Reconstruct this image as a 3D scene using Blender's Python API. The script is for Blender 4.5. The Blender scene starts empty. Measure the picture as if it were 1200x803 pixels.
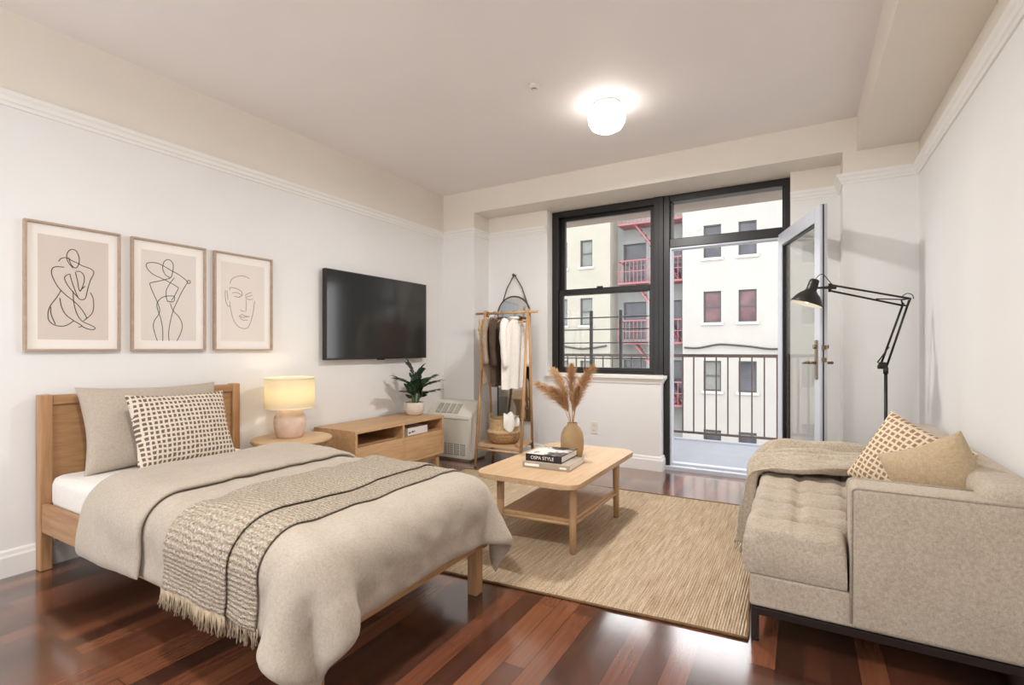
EXPOSURE = 0.29
WORLD = 3.3
SUN = 2.1
REAR_X0, REAR_X1, REAR_Z = -3.0, -.9, 2.6
LAMP_CEIL, LAMP_TABLE, LAMP_DOWN = 6.5, 22.0, 31.0
import bpy, bmesh, math, random
import numpy as np
from mathutils import Vector, Matrix, Euler, noise
random.seed(7); np.random.seed(7)
C = bpy.context.scene.collection
PI = math.pi

# ------------------------------------------------------------------ helpers
def lin(c):
    c /= 255.0
    return c/12.92 if c <= .04045 else ((c+.055)/1.055)**2.4
def rgb(r, g, b): return (lin(r), lin(g), lin(b), 1)

class MB:
    """collects shapes in world coordinates; build() links them as one mesh object"""
    def __init__(s):
        s.bm = bmesh.new(); s.uv = s.bm.loops.layers.uv.new('UVMap')
    def box(s, x0, x1, y0, y1, z0, z1, bev=0, seg=2, M=None):
        vs = [s.bm.verts.new((x, y, z)) for x in (x0, x1) for y in (y0, y1) for z in (z0, z1)]
        fs = [s.bm.faces.new([vs[i] for i in f]) for f in ((0,1,3,2),(4,6,7,5),(0,4,5,1),(2,3,7,6),(0,2,6,4),(1,5,7,3))]
        geo = vs
        if bev > 0:
            es = list({e for f in fs for e in f.edges})
            r = bmesh.ops.bevel(s.bm, geom=es, offset=bev, segments=seg, profile=.5, affect='EDGES')
            geo = list(set(r['verts']) | {v for v in vs if v.is_valid})
        if M is not None: bmesh.ops.transform(s.bm, matrix=M, verts=[v for v in geo if v.is_valid])
        return s
    def tube(s, pts, r, seg=8, cap=True):
        pts = [Vector(p) for p in pts]; n = len(pts)
        rs = r if isinstance(r, (list, tuple)) else [r]*n
        up = None; rings = []
        for i, p in enumerate(pts):
            a = pts[max(i-1, 0)]; b = pts[min(i+1, n-1)]
            t = (b-a)
            if t.length < 1e-9: t = Vector((0,0,1))
            t.normalize()
            if up is None:
                up = t.orthogonal().normalized()
            else:
                up = up - t*up.dot(t)
                up = up.normalized() if up.length > 1e-6 else t.orthogonal().normalized()
            w = t.cross(up)
            rings.append([s.bm.verts.new(p + (up*math.cos(2*PI*k/seg) + w*math.sin(2*PI*k/seg))*rs[i]) for k in range(seg)])
        for i in range(n-1):
            for k in range(seg):
                f = s.bm.faces.new((rings[i][k], rings[i][(k+1)%seg], rings[i+1][(k+1)%seg], rings[i+1][k])); f.smooth = True
        if cap:
            s.bm.faces.new(rings[0][::-1]); s.bm.faces.new(rings[-1])
        return s
    def lathe(s, prof, c=(0,0,0), seg=32, M=None):
        rings = []; allv = []
        for r, z in prof:
            if r < 1e-6:
                ring = [s.bm.verts.new((c[0], c[1], c[2]+z))]
            else:
                ring = [s.bm.verts.new((c[0]+r*math.cos(2*PI*k/seg), c[1]+r*math.sin(2*PI*k/seg), c[2]+z)) for k in range(seg)]
            rings.append(ring); allv += ring
        for a, b in zip(rings, rings[1:]):
            for k in range(seg):
                q = [a[k % len(a)], a[(k+1) % len(a)], b[(k+1) % len(b)], b[k % len(b)]]
                u = []
                for v in q:
                    if v not in u: u.append(v)
                if len(u) > 2:
                    f = s.bm.faces.new(u); f.smooth = True
        if M is not None: bmesh.ops.transform(s.bm, matrix=M, verts=allv)
        return s
    def prism(s, poly, z0, z1, bev=0, seg=3, M=None):
        """horizontal polygon extruded from z0 to z1"""
        a = [s.bm.verts.new((x, y, z0)) for x, y in poly]; b = [s.bm.verts.new((x, y, z1)) for x, y in poly]
        n = len(poly); fs = [s.bm.faces.new(a[::-1]), s.bm.faces.new(b)]
        for i in range(n): s.bm.faces.new((a[i], a[(i+1)%n], b[(i+1)%n], b[i]))
        geo = a+b
        if bev > 0:
            es = list({e for f in fs for e in f.edges})
            r = bmesh.ops.bevel(s.bm, geom=es, offset=bev, segments=seg, profile=.5, affect='EDGES')
            geo = list(set(r['verts']) | {v for v in geo if v.is_valid})
        if M is not None: bmesh.ops.transform(s.bm, matrix=M, verts=[v for v in geo if v.is_valid])
        return s
    def sweep(s, prof, path, closed=False):
        """vertical profile [(out, z)] swept along a horizontal polyline; out points to the left of travel, mitred"""
        P = [Vector((p[0], p[1])) for p in path]; n = len(P); rings = []
        for i in range(n):
            d0 = (P[i]-P[i-1]).normalized() if i > 0 else (P[1]-P[0]).normalized()
            d1 = (P[i+1]-P[i]).normalized() if i < n-1 else d0
            n0 = Vector((-d0.y, d0.x)); n1 = Vector((-d1.y, d1.x))
            m = (n0+n1); m = m/max(m.dot(n0), 1e-6) if m.length > 1e-6 else n0
            m = m if m.length < 5 else n0
            rings.append([s.bm.verts.new((P[i].x+m.x*o, P[i].y+m.y*o, z)) for o, z in prof])
        k = len(prof)
        for a, b in zip(rings, rings[1:]):
            for j in range(k):
                s.bm.faces.new((a[j], a[(j+1)%k], b[(j+1)%k], b[j]))
        s.bm.faces.new(rings[0][::-1]); s.bm.faces.new(rings[-1])
        return s
    def grid(s, P, uv=None, flip=False, smooth=True, cu=False, cv=False):
        nx, ny = len(P), len(P[0])
        V = [[s.bm.verts.new(tuple(map(float, P[i][j]))) for j in range(ny)] for i in range(nx)]
        for i in range(nx-1 + (1 if cu else 0)):
            for j in range(ny-1 + (1 if cv else 0)):
                idx = [(i, j), ((i+1)%nx, j), ((i+1)%nx, (j+1)%ny), (i, (j+1)%ny)]
                if flip: idx = idx[::-1]
                f = s.bm.faces.new([V[a][b] for a, b in idx]); f.smooth = smooth
                for l, (a, b) in zip(f.loops, idx):
                    l[s.uv].uv = uv[a][b] if uv is not None else (a/(nx-1), b/(ny-1))
        return V
    def build(s, name, mat, parent=None, sub=0, normals=True, smooth=None, weld=0):
        bm = s.bm
        if weld: bmesh.ops.remove_doubles(bm, verts=bm.verts[:], dist=weld)
        if normals: bmesh.ops.recalc_face_normals(bm, faces=bm.faces[:])
        if smooth is not None:
            for f in bm.faces: f.smooth = smooth
        me = bpy.data.meshes.new(name)
        if parent is None:
            xs = [v.co for v in bm.verts]
            lo = Vector((min(v.x for v in xs), min(v.y for v in xs), min(v.z for v in xs)))
            hi = Vector((max(v.x for v in xs), max(v.y for v in xs), max(v.z for v in xs)))
            org = Vector(((lo.x+hi.x)/2, (lo.y+hi.y)/2, lo.z))
        else:
            org = Vector(parent['_org'])
        bmesh.ops.translate(bm, verts=bm.verts[:], vec=-org)
        bm.to_mesh(me); bm.free()
        if mat is not None: me.materials.append(mat)
        o = bpy.data.objects.new(name, me); C.objects.link(o)
        o['_org'] = tuple(org)
        if parent is None: o.location = org
        else: o.parent = parent
        if sub:
            m = o.modifiers.new('subdiv', 'SUBSURF'); m.levels = sub; m.render_levels = sub
        return o

def tag(o, label, cat, group=None, kind=None):
    o['label'] = label; o['category'] = cat
    if group: o['group'] = group
    if kind: o['kind'] = kind
    return o
def thing(name, label, cat, loc, group=None):
    o = bpy.data.objects.new(name, None); C.objects.link(o); o.empty_display_size = .1
    o.location = loc; o['_org'] = tuple(loc)
    return tag(o, label, cat, group)
def struct(o):
    o['kind'] = 'structure'; return o
def sempty(name, loc):
    o = bpy.data.objects.new(name, None); C.objects.link(o); o.location = loc; o['_org'] = tuple(loc)
    o['kind'] = 'structure'; return o
def smoothpts(pts, n=6):
    """Catmull-Rom"""
    P = [Vector(p) for p in pts]; out = []
    for i in range(len(P)-1):
        p0 = P[max(i-1, 0)]; p1 = P[i]; p2 = P[i+1]; p3 = P[min(i+2, len(P)-1)]
        for k in range(n):
            t = k/n
            out.append(.5*((2*p1)+(p2-p0)*t+(2*p0-5*p1+4*p2-p3)*t*t+(3*p1-p0-3*p2+p3)*t**3))
    out.append(P[-1]); return out

# ------------------------------------------------------------------ materials
class NT:
    def __init__(s, name):
        s.m = bpy.data.materials.new(name); s.m.use_nodes = True
        s.n = s.m.node_tree.nodes; s.l = s.m.node_tree.links
        s.b = s.n.get('Principled BSDF'); s.out = s.n.get('Material Output')
    def add(s, t, **k):
        nd = s.n.new(t)
        for a, v in k.items():
            if a.startswith('i_'):
                nd.inputs[int(a[2:]) if a[2:].isdigit() else a[2:].replace('_', ' ')].default_value = v
            else: setattr(nd, a, v)
        return nd
    def link(s, a, b): s.l.new(a, b)
    def coord(s, kind='Object', scale=(1,1,1), rot=(0,0,0)):
        tc = s.add('ShaderNodeTexCoord'); mp = s.add('ShaderNodeMapping')
        mp.inputs['Scale'].default_value = scale; mp.inputs['Rotation'].default_value = rot
        s.link(tc.outputs[kind], mp.inputs['Vector']); return mp.outputs['Vector']
    def noise(s, vec, scale, detail=3, rough=.55):
        t = s.add('ShaderNodeTexNoise'); t.inputs['Scale'].default_value = scale
        t.inputs['Detail'].default_value = detail; t.inputs['Roughness'].default_value = rough
        s.link(vec, t.inputs['Vector']); return t.outputs['Fac']
    def ramp(s, fac, stops):
        r = s.add('ShaderNodeValToRGB'); e = r.color_ramp.elements
        while len(e) < len(stops): e.new(.5)
        for k, (p, c) in enumerate(stops): e[k].position = p; e[k].color = c
        s.link(fac, r.inputs['Fac']); return r.outputs['Color']
    def math(s, op, a, b=None, c=None, clamp=False):
        m = s.add('ShaderNodeMath', operation=op); m.use_clamp = clamp
        for k, v in enumerate((a, b, c)):
            if v is None: continue
            if isinstance(v, (int, float)): m.inputs[k].default_value = v
            else: s.link(v, m.inputs[k])
        return m.outputs[0]
    def mix(s, fac, a, b, blend='MIX'):
        m = s.add('ShaderNodeMix', data_type='RGBA', blend_type=blend)
        for k, v in ((0, fac), (6, a), (7, b)):
            if isinstance(v, (int, float, tuple)): m.inputs[k].default_value = v
            else: s.link(v, m.inputs[k])
        return m.outputs[2]
    def bump(s, h, strength=.2, dist=.01):
        b = s.add('ShaderNodeBump'); b.inputs['Strength'].default_value = strength; b.inputs['Distance'].default_value = dist
        s.link(h, b.inputs['Height']); s.link(b.outputs['Normal'], s.b.inputs['Normal']); return b
    def col(s, c):
        if isinstance(c, tuple): s.b.inputs['Base Color'].default_value = c
        else: s.link(c, s.b.inputs['Base Color'])
    def rough(s, r):
        if isinstance(r, (int, float)): s.b.inputs['Roughness'].default_value = r
        else: s.link(r, s.b.inputs['Roughness'])

def plain(name, c, rough=.5, metal=0, spec=.5, nz=0, nscale=8):
    t = NT(name); t.rough(rough); t.b.inputs['Metallic'].default_value = metal
    t.b.inputs['Specular IOR Level'].default_value = spec
    if nz:
        v = t.coord(); f = t.noise(v, nscale)
        k0 = tuple(x*(1-nz) for x in c[:3])+(1,); k1 = tuple(min(1, x*(1+nz)) for x in c[:3])+(1,)
        t.col(t.ramp(f, [(.3, k0), (.7, k1)]))
    else: t.col(c)
    return t.m
def paint(name, c):
    t = NT(name); v = t.coord(); f = t.noise(v, 1.3, 4)
    k0 = tuple(x*.975 for x in c[:3])+(1,); k1 = tuple(min(1, x*1.015) for x in c[:3])+(1,)
    t.col(t.ramp(f, [(.3, k0), (.7, k1)])); t.rough(.62); t.b.inputs['Specular IOR Level'].default_value = .25
    t.bump(t.noise(v, 160, 2), .05, .002); return t.m
def wood(name, c0, c1, axis='x', rough=.45, scale=1.0):
    """grain runs along axis"""
    t = NT(name)
    sc = {'x': (1.2, 16, 16), 'y': (16, 1.2, 16), 'z': (16, 16, 1.2)}[axis]
    v = t.coord('Object', tuple(q*scale for q in sc))
    f = t.noise(v, 2.2, 5, .6); g = t.noise(v, 9, 3, .6)
    h = t.math('ADD', t.math('MULTIPLY', f, .7), t.math('MULTIPLY', g, .3))
    t.col(t.ramp(h, [(.32, c0), (.68, c1)])); t.rough(rough)
    t.bump(g, .06, .003); return t.m
def linen(name, c0, c1, scale=260, rough=.9, slub=.5, bump=.25, coord='Object'):
    t = NT(name)
    a = t.noise(t.coord(coord, (scale*.25, scale*.25, scale)), 1, 2, .6)
    b = t.noise(t.coord(coord, (scale, scale*.35, scale*.25)), 1, 2, .6)
    c = t.noise(t.coord(coord, (scale*.3, scale, scale*.25)), 1, 2, .6)
    big = t.noise(t.coord(coord), 5, 2)
    h = t.math('MULTIPLY', t.math('ADD', t.math('ADD', a, b), c), .333)
    h2 = t.math('ADD', t.math('MULTIPLY', h, .85), t.math('MULTIPLY', big, .15))
    t.col(t.ramp(h2, [(.5-.16*slub-.03, c0), (.5+.16*slub+.03, c1)])); t.rough(rough)
    t.b.inputs['Specular IOR Level'].default_value = .15
    t.b.inputs['Sheen Weight'].default_value = .15
    t.bump(h, bump, .004); return t.m
def glass(name, tint=(1,1,1,1), refl=1.0):
    t = NT(name); t.n.remove(t.b)
    tr = t.add('ShaderNodeBsdfTransparent'); tr.inputs['Color'].default_value = tint
    gl = t.add('ShaderNodeBsdfGlossy'); gl.inputs['Roughness'].default_value = .0
    fr = t.add('ShaderNodeFresnel'); fr.inputs['IOR'].default_value = 1.45
    mx = t.add('ShaderNodeMixShader')
    t.link(t.math('MULTIPLY', fr.outputs[0], refl, clamp=True), mx.inputs[0])
    t.link(tr.outputs[0], mx.inputs[1]); t.link(gl.outputs[0], mx.inputs[2]); t.link(mx.outputs[0], t.out.inputs['Surface'])
    return t.m
def emit(name, c, strength):
    t = NT(name); t.col(c); t.b.inputs['Emission Color'].default_value = c; t.b.inputs['Emission Strength'].default_value = strength
    return t.m

M = {}
M['wall'] = paint('wall_paint', rgb(233, 232, 230))
M['ceil'] = paint('ceiling_paint', rgb(240, 235, 233))
M['trimw'] = plain('trim_paint', rgb(238, 236, 232), .4, spec=.35)
M['oak'] = wood('light_oak', rgb(176, 134, 92), rgb(205, 167, 123), 'x')
M['oak_y'] = wood('light_oak_lengthwise', rgb(178, 138, 96), rgb(206, 170, 127), 'y')
M['oak_z'] = wood('light_oak_upright', rgb(172, 130, 88), rgb(201, 161, 116), 'z')
M['oakp_y'] = wood('pale_oak_lengthwise', rgb(186, 152, 114), rgb(208, 177, 140), 'y')
M['oakp_z'] = wood('pale_oak_upright', rgb(182, 145, 106), rgb(206, 171, 132), 'z')
M['oakp_x'] = wood('pale_oak_cross', rgb(184, 148, 109), rgb(207, 174, 135), 'x')
M['bed_x'] = wood('bed_oak_long', rgb(150, 108, 70), rgb(186, 144, 102), 'x')
M['bed_y'] = wood('bed_oak_cross', rgb(150, 108, 70), rgb(187, 146, 104), 'y')
M['bed_z'] = wood('bed_oak_upright', rgb(154, 112, 74), rgb(190, 149, 107), 'z')
M['black_frame'] = plain('black_window_frame', rgb(22, 18, 17), .35)
M['alu'] = plain('silver_door_paint', rgb(196, 200, 208), .35, .1)
M['steel_dark'] = plain('dark_bronze', rgb(72, 62, 54), .35, .8)
M['brass'] = plain('aged_brass', rgb(128, 106, 78), .35, .8)
M['blackmetal'] = plain('black_metal', rgb(40, 36, 34), .38, .3)
M['legmetal'] = plain('dark_brown_metal', rgb(44, 32, 28), .4, .4)
M['white_plastic'] = plain('white_plastic', rgb(226, 222, 212), .4)
M['heater'] = plain('cream_enamel', rgb(222, 218, 206), .4)
M['slot'] = plain('vent_dark', rgb(122, 118, 108), .7)
M['glass'] = glass('window_glass', (.97, .98, .98, 1))
M['doorglass'] = glass('door_glass', (.97, .98, .98, 1), .3)
M['mattress'] = linen('white_sheet', rgb(226, 220, 212), rgb(240, 236, 230), 300, slub=.5, bump=.08)
M['duvet'] = linen('beige_linen_duvet', rgb(164, 152, 137), rgb(186, 175, 160), 300, slub=.7, bump=.12)
M['pillowlinen'] = linen('beige_linen_pillow', rgb(166, 154, 139), rgb(188, 177, 162), 300, slub=.7, bump=.12)
M['sofa'] = linen('oatmeal_sofa_linen', rgb(156, 141, 123), rgb(197, 184, 167), 330, slub=.75, bump=.2)
M['tan_linen'] = linen('tan_velvet', rgb(168, 146, 114), rgb(194, 174, 144), 240, slub=.7, bump=.12)
M['paper'] = plain('mat_board', rgb(250, 245, 239), .8)
M['print'] = plain('print_paper', rgb(224, 212, 202), .85)
M['print2'] = plain('print_paper_pale', rgb(231, 224, 217), .85)
M['print3'] = plain('print_paper_light', rgb(237, 229, 221), .85)
M['ink'] = plain('ink', rgb(48, 42, 40), .8)
M['ink3'] = plain('ink_grey', rgb(138, 128, 122), .8)
M['picframe'] = wood('frame_oak', rgb(160, 138, 118), rgb(186, 164, 144), 'y')
M['ceramic'] = plain('stoneware', rgb(216, 206, 194), .75, nz=.06, nscale=30)
M['vase'] = plain('tan_stoneware', rgb(176, 146, 106), .7, nz=.08, nscale=14)
M['lampbase'] = plain('blush_stoneware', rgb(214, 190, 172), .85, nz=.08, nscale=20)
M['soil'] = plain('soil', rgb(60, 46, 36), .95, nz=.3, nscale=60)
M['leaf'] = plain('dark_leaf', rgb(38, 66, 46), .35, nz=.25, nscale=20)
M['stem'] = plain('leaf_stem', rgb(88, 112, 70), .5)
M['screen'] = plain('tv_screen', rgb(50, 50, 49), .12, spec=.6)  # base colour lightened to stand in for a reflection on the screen
M['mirror'] = plain('mirror_glass', rgb(200, 200, 198), .06, 1.0)
M['strap'] = plain('leather_strap', rgb(88, 70, 54), .6)
M['jute_basket'] = None

def floor_mat():
    t = NT('mahogany_strip_floor')
    v = t.coord('Object', (1,1,1), (0,0,PI/2))
    br = t.add('ShaderNodeTexBrick'); br.offset = .37; br.offset_frequency = 2
    br.inputs['Color1'].default_value = (0,0,0,1); br.inputs['Color2'].default_value = (1,1,1,1); br.inputs['Mortar'].default_value = (.5,.5,.5,1)
    br.inputs['Scale'].default_value = 1; br.inputs['Mortar Size'].default_value = .0011; br.inputs['Mortar Smooth'].default_value = .2
    br.inputs['Bias'].default_value = 0; br.inputs['Brick Width'].default_value = 1.15; br.inputs['Row Height'].default_value = .083
    t.link(v, br.inputs['Vector'])
    gv = t.coord('Object', (38, 1.6, 1)); g = t.noise(gv, 1.6, 5, .62)
    big = t.noise(t.coord('Object'), 1.1, 2)
    f = t.math('ADD', t.math('MULTIPLY', br.outputs['Color'], .55), t.math('MULTIPLY', g, .34))
    f = t.math('ADD', f, t.math('MULTIPLY', big, .12))
    c = t.ramp(f, [(.18, rgb(58, 36, 28)), (.42, rgb(84, 50, 37)), (.62, rgb(108, 63, 45)), (.85, rgb(142, 90, 62))])
    c = t.mix(br.outputs['Fac'], c, rgb(44, 22, 16))
    t.col(c)
    wear = t.noise(t.coord('Object', (6, 1.5, 1)), 1.5, 4)
    t.rough(t.math('ADD', t.math('MULTIPLY', wear, .16), .12))
    t.b.inputs['Specular IOR Level'].default_value = .5
    t.b.inputs['Coat Weight'].default_value = 1.0; t.b.inputs['Coat Roughness'].default_value = .13; t.b.inputs['Coat IOR'].default_value = 1.64
    h = t.math('SUBTRACT', t.math('MULTIPLY', g, .15), br.outputs['Fac'])
    h = t.math('ADD', h, t.math('MULTIPLY', t.noise(t.coord('Object', (10, 1.5, 1)), 1, 2), .8))
    t.bump(h, .12, .003); return t.m
M['floor'] = floor_mat()

def jute_mat():
    t = NT('jute_weave')
    v = t.coord('Object', (75, 5, 1)); a = t.noise(v, 1, 3, .6)
    w = t.add('ShaderNodeTexWave', bands_direction='X'); w.inputs['Scale'].default_value = 30; w.inputs['Distortion'].default_value = 2.5
    w.inputs['Detail'].default_value = 2; w.inputs['Detail Scale'].default_value = 3
    t.link(t.coord('Object'), w.inputs['Vector'])
    k = t.noise(t.coord('Object', (90, 140, 1)), 1, 2, .6)
    big = t.noise(t.coord('Object', (1.5, .8, 1)), 1.2, 2)
    f = t.math('ADD', t.math('MULTIPLY', a, .5), t.math('MULTIPLY', k, .3))
    f = t.math('ADD', f, t.math('MULTIPLY', w.outputs['Fac'], .06)); f = t.math('ADD', f, t.math('MULTIPLY', big, .14))
    t.col(t.ramp(f, [(.30, rgb(144, 114, 84)), (.43, rgb(190, 164, 133)), (.55, rgb(214, 192, 163)), (.70, rgb(240, 224, 200))]))
    t.rough(.95); t.b.inputs['Specular IOR Level'].default_value = .1
    t.bump(t.math('ADD', w.outputs['Fac'], k), .9, .006); return t.m
M['jute'] = jute_mat()

def throw_mat():
    """speckled ribbed weave: UV u across width, v along length (metres)"""
    t = NT('woven_throw'); uv = t.coord('UV', (1,1,1))
    w = t.add('ShaderNodeTexWave', bands_direction='Y'); w.inputs['Scale'].default_value = 17; w.inputs['Distortion'].default_value = 3.0
    w.inputs['Detail'].default_value = 2; w.inputs['Detail Scale'].default_value = 4; t.link(uv, w.inputs['Vector'])
    k = t.noise(t.coord('UV', (260, 130, 1)), 1, 2, .7); k2 = t.noise(t.coord('UV', (60, 220, 1)), 1, 2, .6)
    f = t.math('ADD', t.math('MULTIPLY', k, .5), t.math('MULTIPLY', k2, .36)); f = t.math('ADD', f, t.math('MULTIPLY', w.outputs['Fac'], .055)); f = t.math('ADD', f, .045)
    t.col(t.ramp(f, [(.36, rgb(98, 82, 66)), (.45, rgb(154, 140, 122)), (.55, rgb(187, 174, 157)), (.66, rgb(224, 215, 203))]))
    t.rough(.95); t.b.inputs['Specular IOR Level'].default_value = .1
    t.bump(t.math('ADD', w.outputs['Fac'], k), .8, .006); return t.m
M['throw'] = throw_mat()
M['throwyarn'] = plain('throw_fringe_yarn', rgb(172, 154, 130), .95, nz=.25, nscale=40)
M['blanket'] = linen('oatmeal_knit', rgb(160, 146, 127), rgb(205, 192, 174), 200, slub=.6, bump=.5)

def check_mat(name, nx, ny, c_bg, c_dot, c_line, size=.64):
    """woven dotted check over the cushion's UV"""
    t = NT(name); uv = t.coord('UV', (1,1,1))
    wob = t.add('ShaderNodeTexNoise'); wob.inputs['Scale'].default_value = 14; t.link(uv, wob.inputs['Vector'])
    sp = t.add('ShaderNodeSeparateXYZ'); t.link(uv, sp.inputs[0])
    u = t.math('ADD', t.math('MULTIPLY', sp.outputs[0], nx), t.math('MULTIPLY', wob.outputs['Fac'], .55))
    v = t.math('ADD', t.math('MULTIPLY', sp.outputs[1], ny), t.math('MULTIPLY', wob.outputs['Fac'], .45))
    def tri(x): return t.math('ABSOLUTE', t.math('SUBTRACT', t.math('FRACT', x), .5))
    d = t.math('MAXIMUM', tri(u), tri(v))
    n = t.noise(t.coord('UV', (nx*1.2, ny*1.2, 1)), 1.0, 2)
    thr = t.math('ADD', t.math('MULTIPLY', n, .25), size/2-.125)
    m = t.math('LESS_THAN', d, thr)
    fib = t.noise(t.coord('UV', (420, 60, 1)), 1, 2); fib2 = t.noise(t.coord('UV', (60, 420, 1)), 1, 2)
    bg = t.mix(t.math('MULTIPLY', t.math('ADD', fib, fib2), .5), c_bg, c_line)
    dot = t.mix(n, c_dot, tuple(min(1, q*1.7) for q in c_dot[:3])+(1,))
    t.col(t.mix(m, bg, dot)); t.rough(.95); t.b.inputs['Specular IOR Level'].default_value = .1
    t.bump(t.math('ADD', t.math('MULTIPLY', d, 1.5), fib), .5, .005); return t.m
M['check'] = check_mat('dark_dotted_check', 23, 16, rgb(206, 190, 170), rgb(100, 85, 76), rgb(228, 216, 200), .60)
M['check2'] = check_mat('tan_dotted_check', 15, 15, rgb(222, 206, 180), rgb(142, 112, 82), rgb(236, 222, 198), .62)
ART = {
1:[[(1.063,1.552),(1.075,1.57),(1.097,1.576),(1.119,1.564),(1.141,1.555),(1.164,1.543),(1.194,1.534),(1.21,1.521),(1.21,1.505),(1.196,1.468),(1.185,1.422),(1.175,1.373),(1.16,1.363),(1.145,1.371),(1.126,1.425),(1.112,1.478),(1.108,1.492),(1.088,1.474),(1.097,1.44),(1.119,1.405),(1.145,1.371)],[(1.123,1.526),(1.101,1.558),(1.097,1.594),(1.112,1.621),(1.134,1.62),(1.147,1.59),(1.147,1.553),(1.134,1.528),(1.115,1.543),(1.104,1.579)],[(1.086,1.525),(1.054,1.524),(1.037,1.509),(1.037,1.478),(1.058,1.426),(1.09,1.384),(1.126,1.352),(1.156,1.316),(1.179,1.27),(1.167,1.251)],[(1.134,1.511),(1.156,1.51),(1.17,1.486),(1.167,1.448),(1.154,1.409),(1.147,1.419),(1.141,1.463),(1.132,1.507)],[(1.15,1.407),(1.174,1.437)],[(1.074,1.405),(1.054,1.363),(1.03,1.32),(1.021,1.279),(1.026,1.244),(1.051,1.222),(1.09,1.221),(1.126,1.249)],[(1.032,1.316),(1.033,1.28),(1.044,1.245),(1.051,1.227)],[(1.068,1.364),(1.075,1.319),(1.093,1.279),(1.126,1.249),(1.16,1.224),(1.145,1.216)],[(1.123,1.406),(1.125,1.35),(1.137,1.291),(1.16,1.25),(1.194,1.231),(1.216,1.217),(1.21,1.205),(1.183,1.209),(1.16,1.222)],[(1.196,1.404),(1.208,1.376),(1.211,1.329),(1.202,1.29),(1.177,1.261)]],
2:[[(1.624,1.484),(1.637,1.476),(1.624,1.446),(1.613,1.421),(1.597,1.396)],[(1.637,1.478),(1.597,1.5),(1.546,1.522),(1.497,1.543),(1.468,1.571),(1.463,1.597),(1.484,1.61),(1.521,1.611),(1.555,1.599),(1.597,1.577),(1.641,1.557),(1.682,1.527),(1.688,1.512)],[(1.589,1.534),(1.565,1.547),(1.55,1.578),(1.553,1.615),(1.567,1.636),(1.589,1.641),(1.606,1.619),(1.606,1.581),(1.597,1.542),(1.584,1.528),(1.53,1.506),(1.484,1.489),(1.484,1.469),(1.501,1.425),(1.52,1.38),(1.533,1.335),(1.525,1.303),(1.505,1.269),(1.499,1.232),(1.509,1.187),(1.52,1.149)],[(1.613,1.535),(1.589,1.499),(1.57,1.459),(1.568,1.422),(1.577,1.39),(1.606,1.387)],[(1.69,1.52),(1.693,1.528),(1.704,1.529),(1.706,1.516),(1.697,1.509),(1.688,1.512),(1.659,1.459),(1.628,1.389),(1.606,1.331),(1.589,1.255),(1.582,1.198),(1.584,1.15)],[(1.613,1.424),(1.572,1.42),(1.542,1.405),(1.52,1.376),(1.52,1.344),(1.534,1.298),(1.546,1.244),(1.55,1.188),(1.549,1.149)],[(1.613,1.424),(1.615,1.407),(1.606,1.389),(1.573,1.389)],[(1.591,1.377),(1.606,1.336),(1.641,1.295),(1.659,1.248),(1.65,1.2),(1.628,1.15)]],
3:[[(1.959,1.539),(1.968,1.567),(2.001,1.591),(2.048,1.602),(2.096,1.59)],[(1.959,1.494),(1.957,1.512),(1.978,1.514),(2.01,1.508),(2.04,1.491)],[(1.973,1.477),(1.996,1.484),(2.024,1.478),(2.036,1.464),(2.015,1.452),(1.987,1.459)],[(2.04,1.491),(2.04,1.466),(2.019,1.455)],[(2.062,1.466),(2.081,1.483),(2.11,1.493)],[(2.065,1.457),(2.091,1.466),(2.115,1.477)],[(2.067,1.452),(2.091,1.443),(2.12,1.45)],[(1.937,1.492),(1.944,1.43)],[(1.926,1.491),(1.926,1.446),(1.932,1.411),(1.946,1.386),(1.957,1.391)],[(1.955,1.422),(1.964,1.36),(1.982,1.298),(2.015,1.254),(2.052,1.241),(2.081,1.248),(2.101,1.286),(2.12,1.352),(2.133,1.437)],[(2.069,1.441),(2.072,1.395),(2.067,1.36)],[(2.029,1.369),(2.043,1.361),(2.057,1.359)],[(2.019,1.323),(2.038,1.336),(2.057,1.331),(2.081,1.326),(2.096,1.327)],[(2.019,1.323),(2.048,1.318),(2.081,1.324)],[(2.027,1.314),(2.048,1.3),(2.081,1.301)]],
}
# ------------------------------------------------------------------ camera
XL, XR, DC, DR, H = -3.33, .6835, 4.283, 4.568, 2.743
YF = -1.7
cam = bpy.data.cameras.new('camera'); cam.sensor_width = 36; cam.lens = 36*586.59/1200
cam.shift_y = (409.24-401.5)/1200; cam.clip_start = .02; cam.clip_end = 300
co = bpy.data.objects.new('camera', cam); C.objects.link(co)
co.location = (0, 0, 1.1); co.rotation_euler = (PI/2, 0, .5245)
sc = bpy.context.scene; sc.camera = co
sc.view_settings.view_transform = 'Standard'; sc.view_settings.look = 'None'
sc.view_settings.gamma = 1; sc.view_settings.use_curve_mapping = False
sc.view_settings.exposure = EXPOSURE
sc.cycles.max_bounces = 10; sc.cycles.diffuse_bounces = 6; sc.cycles.transparent_max_bounces = 16
sc.cycles.use_denoising = True; sc.cycles.sample_clamp_indirect = 6

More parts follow.
